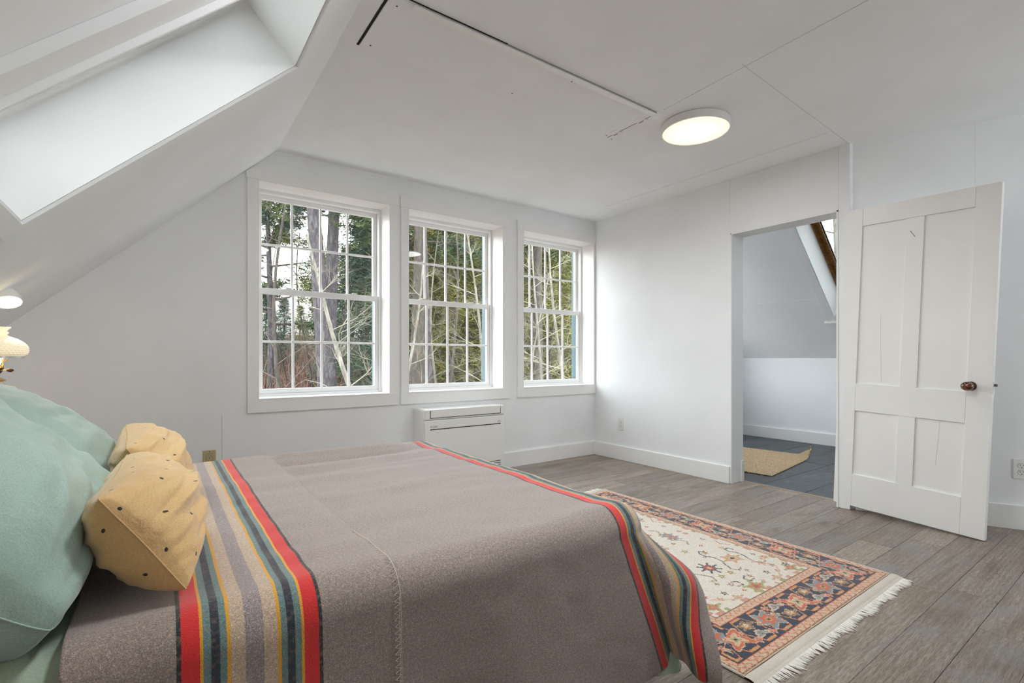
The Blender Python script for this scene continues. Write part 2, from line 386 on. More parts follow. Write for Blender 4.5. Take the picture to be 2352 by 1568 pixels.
def skylight(name, M, s0, s1, frame_mat, blind):
    root = empty(name); tag(root, kind='structure')
    e = .006
    b = MB()   # liner boards of the shaft
    b.box((s0, SY1-e, 0), (s1, SY1, SH), M).box((s0, SY0, 0), (s1, SY0+e, SH), M).box((s0, SY0, 0), (s0+e, SY1, SH), M).box((s1-e, SY0, 0), (s1, SY1, SH), M)
    b.build('shaft_lining', M_shaft, root)
    tw, tt = .075, .012
    for nm, bx in (('trim_board', ((s0-tw, SY1, -tt), (s1+tw, SY1+tw, 0))), ('trim_board', ((s0-tw, SY0-.094, -.025), (s1+tw, SY0-.0105, 0))), ('inner_lip', ((s0-.01, SY0-.0105, -.040), (s1+.01, SY0-.0005, 0))),
                   ('trim_board', ((s0-tw, SY0, -tt), (s0, SY1, 0))), ('trim_board', ((s1, SY0, -tt), (s1+tw, SY1, 0)))):
        MB().box(*bx, M).build(nm, M_ceil, root, bevel=.002)
    # fixed frame, then sash, both stepping inward
    def ring(nm, inn, wdt, d0, d1, mat):
        for (a, c) in (((s0+inn, SY1-inn-wdt), (s1-inn, SY1-inn)), ((s0+inn, SY0+inn), (s1-inn, SY0+inn+wdt)),
                       ((s0+inn, SY0+inn+wdt), (s0+inn+wdt, SY1-inn-wdt)), ((s1-inn-wdt, SY0+inn+wdt), (s1-inn, SY1-inn-wdt))):
            MB().box((a[0], a[1], d0), (c[0], c[1], d1), M).build(nm, mat, root, bevel=.002)
    ring('frame_rail', -.01, .030, SH-.012, SH+.10, frame_mat)
    ring('sash_rail', .020, .038, SH+.042, SH+.095, frame_mat)
    ring('gasket', .058, .006, SH+.060, SH+.075, M_dark if not blind else frame_mat)
    MB().box((s0+.05, SY0+.05, SH+.07), (s1-.05, SY1-.05, SH+.076), M).build('pane', M_glass, root)
    return root
skylight('window_4', ML, S0, S1, M_trim, False)
t = NT('gold_stained_pine', rough=.35); t.color(t.ramp(t.noise(t.coord('Object', (3, 40, 40)), 1.5, 4), [(.3, srgb(92, 58, 24)), (.55, srgb(140, 98, 48)), (.75, srgb(176, 138, 82))])); M_gold = t.m
sk2 = skylight('window_5', MR, SR0, SR1, M_gold, False)
MB().box((SR0-.115, SY0-.10, -.034), (SR0-.078, SY1+.10, 0), MR).build('sill_board', M_trim, sk2, bevel=.002)
# plaster joints on ceiling and slopes (thin tape ridges you can see in the paint)
M_joint = paint('ceiling_joint', (.70, .695, .685, 1), .65)
def strip(name, a, b, wdt=.004, z=CH, th=.0012, mat=None):
    a = Vector((a[0], a[1], z)); b = Vector((b[0], b[1], z)); d = (b-a).normalized(); q = Vector((-d.y, d.x, 0))*wdt/2
    return tag(MB().prism([a-q, b-q, b+q, a+q], (0, 0, -th)).build(name, mat or M_joint), kind='structure')
strip('trim_2', (2.345, 1.78), (2.25, .2)); strip('trim_3', (2.291, 1.282), (3.735, 1.345))
strip('trim_4', (3.40, 3.26), (3.42, 1.36), .003)
strip('trim_5', (.60, 2.13), (.60, .9), .02, CH-.03, .003, M_dark) if False else None
MR_seam = MB().box((-1.16, 2.3, -.0012), (-1.157, YW, .0005), MR).build('trim_6', paint('joint_light', (.9,.9,.89,1))); tag(MR_seam, kind='structure')
# baseboards
def base(name, a, b, nrm, h=.137, th=.018):
    a = Vector(a+(0,)); b = Vector(b+(0,)); q = Vector(nrm+(0,)).normalized()*th
    return tag(MB().prism([a, b, b+q, a+q], (0, 0, h)).build(name, M_trimh, bevel=.003), kind='structure')
base('baseboard_window', (KL, YW), (XE, YW), (0, -1)); base('baseboard_door_side', (XE, OP1), (XE, YW-.018), (-1, 0))
base('baseboard_angled', (P0.x+.012, P0.y-.03), (P1.x, P1.y), (-wnr.x, -wnr.y), .142)
base('baseboard_knee', (KL, YB), (KL, YW-.02), (1, 0)); base('baseboard_next_room', (KR, .9), (KR, YW), (-1, 0), .135, .02)
base('baseboard_next_room_far', (XE+TB, YW), (KR-.02, YW), (0, -1), .135)
# door jamb lining and stop
tag(MB().box((XE-.004, OP1-.014, 0), (XE+TB+.004, OP1, OPZ)).box((XE-.004, OP0, 0), (XE+TB+.004, OP0+.012, OPZ)).box((XE-.004, OP0, OPZ-.012), (XE+TB+.004, OP1, OPZ)).build('trim_7', M_wall, bevel=.002), kind='structure')
tag(MB().box((XE+TB-.03, OP1-.022, .0), (XE+TB+.006, OP1-.012, .17)).build('trim_8', M_trim), kind='structure')

# ------------------------------------------------------------------ floor planks
fl = MB().box((KL, YB, -.20), (XE+TB, YW, -.013)).build('floor', M_dark); tag(fl, kind='structure')
def edge_x(y):
    if OP0 < y < OP1: return XE+TB
    if y >= 1.35: return XE
    return min(P0.x+(P0.y-y)*.425/.905, P1.x)
PW = .1533; rr = random.Random(5); k0 = math.ceil((YB-.627)/PW)-1
seams = [.627+PW*k for k in range(k0, 40) if .627+PW*k < YW]
for y0 in seams:
    y1 = min(y0+PW, YW); y0c = max(y0, YB); 
    if y1-y0c < .01: continue
    xe = max(edge_x(y0c+.01), edge_x(y1-.01))
    k = round((y0-.627)/PW); x = KL-rr.random()*1.1
    if k == 0: x = 2.700-1.22*3
    if k == 1: x = 2.15-1.22*3
    if k == -1: x = 2.797-1.22*3
    if k == 4: x = 3.332-1.22*4
    if k == 3: x = 2.78-1.22*3
    if k == 5: x = 2.45-1.22*3
    while x < xe:
        a, b = max(x, KL), min(x+1.22, xe)
        if b-a > .02:
            g, c = .0006, .0016; L, Wd = b-a, y1-y0c
            zt = rr.uniform(-.0003, .0003)
            v = [(g,g,-.012),(L-g,g,-.012),(L-g,Wd-g,-.012),(g,Wd-g,-.012),(g,g,zt-.0012),(L-g,g,zt-.0012),(L-g,Wd-g,zt-.0012),(g,Wd-g,zt-.0012),
                 (g+c,g+c,zt),(L-g-c,g+c,zt),(L-g-c,Wd-g-c,zt),(g+c,Wd-g-c,zt)]
            f = [(0,1,5,4),(1,2,6,5),(2,3,7,6),(3,0,4,7),(4,5,9,8),(5,6,10,9),(6,7,11,10),(7,4,8,11),(8,9,10,11)]
            MB().add(v, f).build('plank', M_floor, fl, loc=(a, y0c, 0))
        x += 1.22
# slate tiles next door
f2 = MB().box((XE+TB, .9, -.20), (KR, YW, -.014)).build('floor_next_room', M_dark); tag(f2, kind='structure')
M_grout = paint('pale_grout', srgb(120, 122, 122), .9)
MB().box((XE+TB, .9, -.014), (KR, YW, -.003)).build('grout', M_grout, f2)
for iy in range(-3, 7):
    for ix in range(-1, 5):
        x0 = XE+TB+.04+ix*.61+(.305 if iy % 2 else 0)-.36; y0 = 1.70+iy*.305
        x1, y1 = x0+.61, y0+.305; x0 = max(x0, XE+TB+.012); y0 = max(y0, .9); x1 = min(x1, KR); y1 = min(y1, YW)
        if x1-x0 < .03 or y1-y0 < .03: continue
        MB().box((.0018, .0018, -.008), (x1-x0-.0018, y1-y0-.0018, random.uniform(-.0008, .0006))).build('tile', M_slate, f2, loc=(x0, y0, 0))
tag(MB().box((XE+TB-.012, OP0, -.012), (XE+TB+.001, OP1-.012, .0015)).build('trim_9', NT('brass_edge', srgb(190, 150, 84), .5).m), kind='structure')
tag(MB().box((XE+TB+.001, OP0, -.012), (XE+TB+.012, OP1-.012, .004)).build('trim_10', NT('steel_edge', srgb(170, 178, 190), .3, Metallic=.6).m), kind='structure')

# ------------------------------------------------------------------ windows
def window(i, x0, x1, cl, cr, ends=(0, 0)):
    r = empty('window_%d' % i); tag(r, kind='structure')
    z0, z1 = WZ; c0 = YW-.016
    def bx(nm, a, b, m=M_trim, par=r, bev=.0015): return MB().box(a, b).build(nm, m, par, bevel=bev)
    hl = -.008 if i == 1 else .004
    if i == 1:   # head casing with its corner cut off by the slope
        zc = lambda x: CH-TA*(XL-x)-.004
        xx = XL-(CH-.004-2.281)/TA
        MB().prism([(x0-cl-.006, c0-.004, z1), (x1+cr+.004, c0-.004, z1), (x1+cr+.004, c0-.004, 2.281), (xx, c0-.004, 2.281), (x0-cl-.006, c0-.004, zc(x0-cl-.006))], (0, YW-c0+.004, 0)).build('head_casing', M_trimh, r, bevel=.0015)
    else: bx('head_casing', (x0-cl-ends[0], c0-.004, z1), (x1+cr+ends[1], YW, 2.281), M_trimh)
    bx('side_casing', (x0-cl, c0, z0), (x0, YW, z1)); bx('side_casing', (x1, c0, z0), (x1+cr, YW, z1))
    bx('apron', (x0-cl-ends[0], c0-.004, .634), (x1+cr+ends[1], YW, z0), M_trimh)
    # reveal lining: sill, head, jambs
    bx('sill', (x0, c0-.004, z0-.004), (x1, YW+WT+.01, z0+.006)); bx('jamb_lining', (x0, c0, z0+.006), (x0+.006, YW+WT, z1-.006))
    bx('jamb_lining', (x1-.006, c0, z0+.006), (x1, YW+WT, z1-.006)); bx('head_lining', (x0, c0, z1-.006), (x1, YW+WT, z1))
    # vinyl frame
    X0, X1, fy0 = x0+.006, x1-.006, YW+.160
    for a, b in (((X0, fy0, z0+.006), (X0+.020, fy0+.09, z1-.006)), ((X1-.020, fy0, z0+.006), (X1, fy0+.09, z1-.006)),
                 ((X0+.02, fy0, z1-.028), (X1-.02, fy0+.09, z1-.006)), ((X0+.02, fy0, z0+.006), (X1-.02, fy0+.09, z0+.024))):
        bx('window_frame', a, b, M_vinyl)
    # exterior stop boards painted teal
    bx('exterior_stop', (X1-.030, YW+WT+.005, z0), (X1+.01, YW+WT+.06, z1), M_teal); bx('exterior_stop', (X0-.01, YW+WT+.005, z0), (X0+.012, YW+WT+.06, z1), M_teal)
    def sash(nm, za, zb, y, rail_b, rail_t, st):
        a, b = X0+.020, X1-.020; s = empty(nm); s.parent = r; t = .032
        MB().box((a, y, za), (b, y+t, za+rail_b)).build('bottom_rail', M_vinyl, s, bevel=.003)
        MB().box((a, y, zb-rail_t), (b, y+t, zb)).build('top_rail', M_vinyl, s, bevel=.003)
        MB().box((a, y, za+rail_b), (a+st, y+t, zb-rail_t)).build('stile', M_vinyl, s, bevel=.003)
        MB().box((b-st, y, za+rail_b), (b, y+t, zb-rail_t)).build('stile', M_vinyl, s, bevel=.003)
        ga, gb, gz0, gz1 = a+st, b-st, za+rail_b, zb-rail_t
        mw = .0085; zm = (gz0+gz1)/2; xs = [ga+(gb-ga)*k/4 for k in range(5)]
        for k in (1, 2, 3): MB().box((xs[k]-mw, y+.006, gz0), (xs[k]+mw, y+.024, gz1)).build('muntin', M_vinyl, s, bevel=.004)
        for k in range(4):
            p0 = xs[k]+(mw if k else 0); p1 = xs[k+1]-(mw if k < 3 else 0)
            MB().box((p0, y+.006, zm-mw), (p1, y+.024, zm+mw)).build('muntin', M_vinyl, s, bevel=.004)
            for q0, q1 in ((gz0, zm-mw), (zm+mw, gz1)):
                MB().add([(p0, y+.015, q0), (p1, y+.015, q0), (p1, y+.015, q1), (p0, y+.015, q1)], [(0,1,2,3)]).build('pane', M_glass, s)
        return s
    lo = sash('lower_sash', z0+.024, 1.497, fy0+.012, .034, .042, .030)
    up = sash('upper_sash', 1.462, z1-.028, fy0+.050, .034, .032, .030)
    for fx in (.24, .76):    # cam locks sitting on the meeting rail
        x = x0+(x1-x0)*fx; b = MB().box((x-.032, fy0+.014, 1.497), (x+.032, fy0+.042, 1.501)).box((x-.012, fy0+.018, 1.501), (x+.026, fy0+.030, 1.510))
        b.build('sash_lock', M_cream, r, bevel=.002)
    for fx in (.11, .88):    # tilt latches at the foot of the lower sash
        x = x0+(x1-x0)*fx; m = MB(); y = fy0+.010
        m.box((x-.011, y, z0+.058), (x-.008, y+.003, z0+.082)).box((x+.008, y, z0+.058), (x+.011, y+.003, z0+.082)).box((x-.011, y, z0+.079), (x+.011, y+.003, z0+.082))
        m.build('tilt_latch', M_latch, r)
    return r
window(1, *WIN[0], .064, .062); window(2, *WIN[1], .060, .060, (.004, .004)); window(3, *WIN[2], .064, .016, (.006, 0))

# ------------------------------------------------------------------ attic hatch with battens and hinges
h = empty('attic_hatch', (.73, 1.83, CH)); tag(h, 'white painted attic hatch panel in the ceiling with a dark gap round two sides', 'hatch')
def hb(nm, a, b, m=M_ceil, bev=.001): return MB().box(a, b).build(nm, m, h, bevel=bev)
hb('panel', (.006, .0, -.008), (1.60, .368, .0))
hb('gap', (-.004, .0, -.0025), (.0055, .385, 0), M_dark, 0)
hb('gap', (.0, -.0168, -.0030), (.55, -.0125, 0), M_dark, 0); hb('gap', (.55, -.0146, -.0030), (1.60, -.0125, 0), paint('faint_shade', (.30, .29, .27, 1)), 0)  # fainter stretch: soft shading along the batten put in as grey
hb('batten', (.10, -.012, -.019), (1.60, .014, -.0085), M_trimh); hb('batten', (1.601, -.014, -.019), (1.66, .014, 0), M_trimh)
hb('edge_board', (-.115, .0, -.010), (-.012, .392, 0), M_ceil)
hb('edge_board', (-.115, -.60, -.010), (-.012, .0, 0), M_ceil)
for y0 in (.07, .27):
    hg = hb('hinge', (1.565, y0, -.0105), (1.635, y0+.055, -.006), M_trim)
    MB().tube([(1.60, y0-.002, -.012), (1.60, y0+.057, -.012)], .004, 8).build('hinge_pin', M_trim, hg)
    MB().box((1.5985, y0+.012, -.0175), (1.6015, y0+.045, -.0155)).build('pin_gap', M_latch, hg)
hb('joint', (1.599, .0, -.0092), (1.602, .37, -.0075), M_latch, 0)
for (x, y) in ((.045, .345), (.045, .04), (.80, .30), (.98, .03), (1.57, .35), (1.64, .37)):
    MB().lathe([(.0045, -.0095), (.003, -.0105), (0, -.0105)], 10, (x, y, 0)).build('screw', M_latch, h)
for o in h.children: pass
# dark strip between slope and hatch, the groove's shade put in its colour
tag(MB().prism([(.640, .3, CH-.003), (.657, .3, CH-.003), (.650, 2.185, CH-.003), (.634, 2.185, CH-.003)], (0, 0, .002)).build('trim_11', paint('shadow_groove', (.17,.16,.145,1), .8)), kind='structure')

# ------------------------------------------------------------------ ceiling lamps
def ceiling_lamp(x, y, label, power):
    r = empty('ceiling_light', (x, y, CH)); tag(r, label, 'ceiling light')
    R = .197
    MB().lathe([(R-.012, 0), (R-.012, -.006), (R, -.007), (R, -.047), (R-.003, -.050), (R-.006, -.050), (R-.006, -.044), (R-.02, -.044)], 72).build('housing', M_plastic, r, smooth=True).modifiers.new('e', 'EDGE_SPLIT').split_angle = .6
    t = emis('lit_diffuser', (1, .89, .66, 1), 1.0)
    v = t.coord('Object'); g = t.new('ShaderNodeVectorMath', operation='LENGTH'); t.L(v, g.inputs[0])
    t.L(t.ramp(g.outputs['Value'], [(.0, (1, .98, .86, 1)), (.09, (1, .95, .78, 1)), (.19, (1, .84, .56, 1))]), t.b.inputs['Emission Color'])
    t.b.inputs['Emission Strength'].default_value = .50
    MB().lathe([(R-.0065, -.046), (R-.02, -.0492), (.12, -.0505), (0, -.051)], 72).build('diffuser', t.m, r, smooth=True)
    l = bpy.data.lights.new('lamp_light', 'AREA'); l.shape = 'DISK'; l.size = .36; l.energy = power; l.color = (.98, 1, 1)
    lo = bpy.data.objects.new('lamp_light', l); COL.objects.link(lo); lo.parent = r; lo.location = (0, 0, -.056)
    return r
ceiling_lamp(2.638, 1.772, 'round flush white ceiling light with a glowing warm diffuser, between hatch and doorway', LAMP_CEIL)
ceiling_lamp(.95, .93, 'unseen round flush ceiling light added as fill over the near side of the bed', LAMP_FILL)  # added fixture, out of view, brightens the room

# ------------------------------------------------------------------ door
d = empty('door_1'); tag(d, kind='structure')
hv = Vector((3.705, 1.436, .034)); fv = Vector((3.648, .675, .005))
ux = (fv-hv).normalized(); un = Vector((-ux.y, ux.x, 0)).normalized(); 
if un.x < 0: un = -un
uz = ux.cross(un); uz = uz if uz.z > 0 else -uz
d.matrix_world = Matrix(((ux.x, un.x, uz.x, hv.x), (ux.y, un.y, uz.y, hv.y), (ux.z, un.z, uz.z, hv.z), (0,0,0,1)))
DW, DH, DT = .763, 1.936, .034
def db(nm, x0, x1, z0, z1, y0=0, y1=DT, m=None, bev=.0015): return MB().box((x0, y0, z0), (x1, y1, z1)).build(nm, m or M_door, d, bevel=bev)
db('stile', 0, .106, 0, DH); db('stile', .657, DW, 0, DH)
db('top_rail', .1065, .6565, 1.824, DH); db('lock_rail', .1065, .6565, .628, .806); db('bottom_rail', .1065, .6565, 0, .212)
db('mullion', .343, .430, .8065, 1.8235, .0015); db('mullion', .343, .430, .2125, .6275, .0015)
for (a, b) in ((.106, .343), (.430, .657)):
    for (z0, z1) in ((.806, 1.824), (.212, .628)): db('panel', a-.004, b+.004, z0-.004, z1+.004, .011, .023, bev=0)
# hairline splits in the panels
for (x, z0, z1, s) in ((.225, .82, 1.25, .02), (.545, .36, .62, -.012)):
    MB().tube([(x, .0108, z1), (x+s*.3, .0108, (z0*.4+z1*.6)), (x+s, .0108, z0)], .0007, 4).build('crack', paint('crack_grey', (.45,.44,.42,1)), d)
kn = MB().lathe([(.0, 0), (.024, 0), (.025, .003), (.019, .006), (.010, .010), (.0095, .022), (.013, .026)], 28, M=Matrix.Translation((.676, 0, .838)) @ Matrix.Rotation(PI/2, 4, 'X')).build('knob_rose', M_bronze, d, smooth=True)
t = NT('mottled_brown_glaze', rough=.06); t.b.inputs['Coat Weight'].default_value = 1
t.color(t.ramp(t.noise(t.coord('Object', (1,1,1)), 130, 3, .6, 1.0), [(.40, srgb(38, 18, 10)), (.55, srgb(96, 48, 20)), (.70, srgb(190, 112, 48))]))
prof = [(.0, .078), (.010, .0775), (.018, .074), (.0235, .067), (.0255, .058), (.0245, .048), (.020, .040), (.013, .033), (.011, .026)]
MB().lathe(prof[::-1], 32, M=Matrix.Translation((.676, 0, .838)) @ Matrix.Rotation(PI/2, 4, 'X') @ Matrix.Diagonal((1.12, 1, 1, 1))).build('knob', t.m, d, smooth=True)
MB().box((DW-.001, .008, .80), (DW+.003, .026, .87)).build('latch_plate', M_trim, d)
MB().box((DW, .011, .842), (DW+.016, .023, .856)).build('latch_bolt', M_latch, d, bevel=.001)
MB().tube([(.388, .002, 1.708), (.386, -.010, 1.716), (.376, -.028, 1.738)], .0013, 6).lathe([(0, 0), (.0028, 0), (.0028, .001), (0, .001)], 8, (.376, -.029, 1.738)).build('nail', M_latch, d)
for z in (.22, .96, 1.72): MB().tube([(-.006, DT+.002, z-.04), (-.006, DT+.002, z+.04)], .005, 8).build('hinge', M_trim, d)

# ------------------------------------------------------------------ outlets
def outlet(name, label, M, plate, face, decora):
    r = empty(name); tag(r, label, 'outlet', ); r.matrix_world = M
    MB().box((-.036, -.006, -.058), (.036, 0, .058)).build('cover_plate', plate, r, bevel=.0025)
    if decora:
        MB().box((-.0175, -.0062, -.0345), (.0175, -.0055, .0345)).build('insert_gap', M_dark, r)
        MB().box((-.0163, -.0085, -.0333), (.0163, -.005, .0333)).build('receptacle', face, r, bevel=.001)
        yy = -.0088
    else:
        for z in (.0195, -.0195):
            MB().lathe([(.0178, 0), (.0178, .001), (0, .001)], 24, M=Matrix.Translation((0, -.006, z)) @ Matrix.Rotation(PI/2, 4, 'X') @ Matrix.Diagonal((1, .86, 1, 1))).build('receptacle_gap', M_latch, r)
            MB().lathe([(.0168, 0), (.0168, .0026), (0, .0026)], 24, M=Matrix.Translation((0, -.006, z)) @ Matrix.Rotation(PI/2, 4, 'X') @ Matrix.Diagonal((1, .85, 1, 1))).build('receptacle', face, r)
        yy = -.0090
    for z in (.0195, -.0195) if not decora else (.017, -.017):
        m = MB().box((-.0075, yy, z+.000), (-.0055, yy+.001, z+.009)).box((.0055, yy, z+.001), (.0075, yy+.001, z+.008))
        m.box((-.0022, yy, z-.0105), (.0022, yy+.001, z-.006)); m.build('slot', M_dark, r)
    MB().lathe([(.003, 0), (.003, .001), (0, .001)], 10, M=Matrix.Translation((0, -.006, .048 if decora else 0)) @ Matrix.Rotation(PI/2, 4, 'X')).build('screw', M_latch if decora else plate, r)
    return r
R90 = lambda ang: Matrix.Rotation(ang, 4, 'Z')
o1 = outlet('wall_outlet', 'small white duplex outlet on the door wall near the room corner', Matrix.Translation((XE, 3.317, .350)) @ R90(-PI/2), M_plastic, M_plastic, False)
o2 = outlet('wall_outlet', 'tan outlet on the window wall just above the blanket edge', Matrix.Translation((.262, YW, .355)), M_almond, M_almond, True)
pa = P0+wd*.831; ang = math.atan2(wd.y, wd.x)
o3 = outlet('wall_outlet', 'white outlet on the wall behind the open door at the right picture edge', Matrix.Translation((pa.x, pa.y, .352)) @ R90(ang), M_plastic, M_plastic, False)

# ------------------------------------------------------------------ floor-standing heat pump
ac = empty('heat_pump_unit', (1.660, YW, 0)); tag(ac, 'white floor-standing heat pump with dark slits below the middle window', 'heat pump')
ay = -.215; aw = .752; az0, az1 = .0, .600
def ab(nm, a, b, m=M_plastic, bev=.004, par=ac): return MB().box(a, b).build(nm, m, par, bevel=bev)
ab('housing', (0, ay+.022, az0), (aw, 0, az1-.004), bev=.012)
ab('front_panel', (.004, ay, .012), (aw-.004, ay+.0215, .514), bev=.006)
tp = ab('top_panel', (.004, ay+.002, .518), (aw-.004, -.01, az1), bev=.010)
ab('vane_gap', (.045, ay+.0005, .530), (aw-.045, ay+.004, az1-.010), M_blackp, 0)
ab('outlet_vane', (.050, ay-.002, .5345), (aw-.0495, ay+.03, az1-.002), bev=.003)
ab('slit', (.046, ay-.0008, .4400), (aw-.046, ay+.001, .4475), M_blackp, 0)
ab('display_window', (aw-.078, ay-.0010, .4415), (aw-.046, ay+.001, .4495), M_latch, 0)
ab('marking', (aw-.078, ay-.0006, .458), (aw-.046, ay+.001, .474), paint('grey_print', (.58,.58,.56,1)), 0)
for k in range(7): ab('grille_slot', (.05, ay-.0006, .128-k*.0165), (aw-.046, ay+.001, .1335-k*.0165), M_blackp, 0)
M_print = NT('grey_lettering', (.16, .16, .16, 1), .5).m
def text(par, s, size, M, ext=.0003):
    cu = bpy.data.curves.new('lettering', 'FONT'); cu.body = s; cu.size = size; cu.extrude = ext; cu.materials.append(M_print)
    tmp = bpy.data.objects.new('tmp', cu); COL.objects.link(tmp); dg = bpy.context.evaluated_depsgraph_get(); me = bpy.data.meshes.new_from_object(tmp.evaluated_get(dg)); bpy.data.objects.remove(tmp); o = bpy.data.objects.new('lettering', me); COL.objects.link(o); o.parent = par; o.matrix_local = M; return o
MT = Matrix.Rotation(PI/2, 4, 'X')
text(ac, 'MITSUBISHI', .0088, Matrix.Translation((.066, ay-.0005, .4655)) @ MT); text(ac, 'ELECTRIC', .0088, Matrix.Translation((.066, ay-.0005, .4570)) @ MT)
m = MB(); cx, cz, q = .054, .4665, .0048
for a in (90, 210, 330):
    dx, dz = math.cos(math.radians(a)), math.sin(math.radians(a)); px, pz = -dz, dx; Lh, wh = q*2.0, q*.55
    m.prism([(cx, ay-.0004, cz), (cx+dx*q+px*wh, ay-.0004, cz+dz*q+pz*wh), (cx+dx*Lh, ay-.0004, cz+dz*Lh), (cx+dx*q-px*wh, ay-.0004, cz+dz*q-pz*wh)], (0, -.0004, 0))
m.build('emblem', M_print, ac)

# ================================================================== BED
def sstep(x, a, b):
    t = np.clip((x-a)/(b-a), 0, 1); return t*t*(3-2*t)
def vnoise(x, y, seed, sc):
    """smooth value noise on numpy arrays"""
    r = np.random.default_rng(seed); T = r.random((64, 64)); X = x*sc; Y = y*sc
    xi = np.floor(X).astype(int); yi = np.floor(Y).astype(int); fx = X-xi; fy = Y-yi; fx = fx*fx*(3-2*fx); fy = fy*fy*(3-2*fy)
    g = lambda i, j: T[i % 64, j % 64]
    return (g(xi,yi)*(1-fx)+g(xi+1,yi)*fx)*(1-fy)+(g(xi,yi+1)*(1-fx)+g(xi+1,yi+1)*fx)*fy-.5
BX0, BX1, BY0, BY1, BZ = -.80, 1.197, .955, 2.455, .562
bed = empty('bed', (0, 0, 0)); tag(bed, 'queen bed on a dark wooden frame, mostly hidden under the blanket', 'bed')
M_dkwood = NT('dark_stained_wood', srgb(64, 46, 36), .45).m
for y in (BY0+.01, BY1-.05): MB().box((BX0, y, .14), (BX1-.03, y+.04, .26)).build('side_rail', M_dkwood, bed, bevel=.004)
MB().box((BX1-.07, BY0+.0505, .14), (BX1-.03, BY1-.0505, .26)).build('foot_rail', M_dkwood, bed, bevel=.004)
for (x, y) in ((BX1-.09, BY0+.03), (BX1-.09, BY1-.09), (BX0+.02, BY0+.03), (BX0+.02, BY1-.09)):
    MB().prism([(x, y, .14), (x+.06, y, .14), (x+.06, y+.06, .14), (x, y+.06, .14)], (0, 0, -.14)).build('leg', M_dkwood, bed, bevel=.003)
MB().box((BX0-.018, BY0, .05), (BX0-.0005, BY1, .98)).build('headboard', M_dkwood, bed, bevel=.01)
for k in range(9): MB().box((BX0+.12+k*.21, BY0+.0505, .235), (BX0+.20+k*.21, BY1-.0505, .2595)).build('slat', M_dkwood, bed)
m = MB().box((BX0, BY0+.02, .2605), (BX1-.015, BY1-.02, BZ-.022)); m.build('mattress', paint('mattress_ticking', srgb(225, 222, 214), .9), bed, bevel=.05)

def drape(a, b, top, grow, R=.075, hem=None):
    """cloth point (a along the bed, b across) -> world, lying on the bed and falling over foot and both sides"""
    ex, y0, y1 = BX1-R+grow, BY0+R-grow, BY1-R+grow
    da = np.maximum(0, a-ex); dbn = np.maximum(0, y0-b); dbf = np.maximum(0, b-y1); db_ = np.maximum(dbn, dbf)
    l = (da**2.6+db_**2.6)**(1/2.6); ln = np.maximum(np.hypot(da, db_), 1e-9)
    ux = da/ln; uy = (dbf-dbn)/ln
    arc = R*PI/2; th = np.clip(l/R, 0, PI/2)
    H = R*np.sin(th); V = R*(1-np.cos(th)); ex2 = np.maximum(0, l-arc)
    corner = 2*ux*np.abs(uy)                                   # 1 on the diagonal
    phi = .05+.10*ux+.10*corner
    H = H+corner*(.105*sstep(ex2, -.02, .16)+.05*sstep(ex2, .24, .42))+ex2*np.sin(phi)*1.15*(1-.35*sstep(ex2, .25, .55)); V = V+ex2*np.cos(phi*.6)
    px = np.minimum(a, ex)+ux*H; py = np.clip(b, y0, y1)+uy*H; pz = top-V
    return px, py, pz, l, ex2, corner, ux, uy
def blanket_surface(a, b, top, grow, folds=1.0):
    px, py, pz, l, e, corner, ux, uy = drape(a, b, top, grow)
    # hanging folds: side of the bed and foot, strongest toward the hem
    amp = e*folds
    near = (b < 1.5)
    wv = .028*np.sin(a*7.5+.8)+.018*np.sin(a*17+2.1)
    wf = .055*np.sin(b*8.5+1.2)+.03*np.sin(b*19+.4)
    py = py+np.where(near, -1, 1)*amp*wv*sstep(np.abs(uy), .2, .9)*(1-ux)
    px = px+amp*wf*sstep(ux, .2, .9)*(1-np.abs(uy))
    # swing toward the foot on the near side, as the corner pulls the cloth
    px = px+e*.36*sstep(a, .6, 1.1)*np.where(near, 1, .4)*np.abs(uy)
    # corner S-fold
    ang = np.arctan2(np.abs(uy), ux+1e-6)
    fold = np.sin((ang-.5)*6.0)*.085*sstep(e, .05, .4)*sstep(corner, .05, .6)
    px = px+fold*np.abs(uy)*.8; py = py+fold*ux*.8*1
    pz = pz+.012*fold
    return px, py, np.maximum(pz, .006), e, ux, uy
def top_relief(a, b, e):
    flat = 1-sstep(e, 0, .12)
    z = .010*vnoise(a*.5, b*1.6, 3, 5)+.005*vnoise(a, b*1.5, 4, 11)
    # long soft ridges running along the bed beyond the fold-over
    g = sstep(a, .385, .43)*(1-sstep(a, .8, 1.15))
    bb = b+.03*np.sin(a*3)
    z = z+g*(.022*np.exp(-((bb-2.345)/.045)**2)-.020*np.exp(-((bb-2.235)/.030)**2)+.010*np.exp(-((bb-2.10)/.03)**2)-.008*np.exp(-((bb-2.02)/.03)**2)+.007*np.exp(-((bb-1.88)/.04)**2)+.005*np.exp(-((bb-1.62)/.04)**2))
    return z*flat
# duvet / sheet layer
aa, bb_ = np.meshgrid(np.linspace(-.74, BX1+.06, 200), np.linspace(-1, 1, 200), indexing='ij')
bb_ = (BY0+BY1)/2+bb_*((BY1-BY0)/2+.30-.22*sstep(aa, .60, .85)+.09*sstep(-aa, .05, .3))
px, py, pz, e, ux, uy = blanket_surface(aa, bb_, BZ-.012, -.012, 1.0)
pz = pz+top_relief(aa, bb_, e)*.6-.004*(sstep(aa, -.3, -.1))
tuck = .026*sstep(e, 0, .1)*(1-.8*sstep(e, .30, .36)); px = px-tuck*ux; py = py-tuck*uy
hemwave = .010*vnoise(aa, bb_, 21, 14)*sstep(e, .1, .3); px += hemwave*ux; py += hemwave*uy
lp = sstep(-aa, .05, .13)*sstep(BY0+.2-bb_, 0, .1); pz += lp*.006*np.sin(aa*95+bb_*30)
dv_ = empty('duvet')
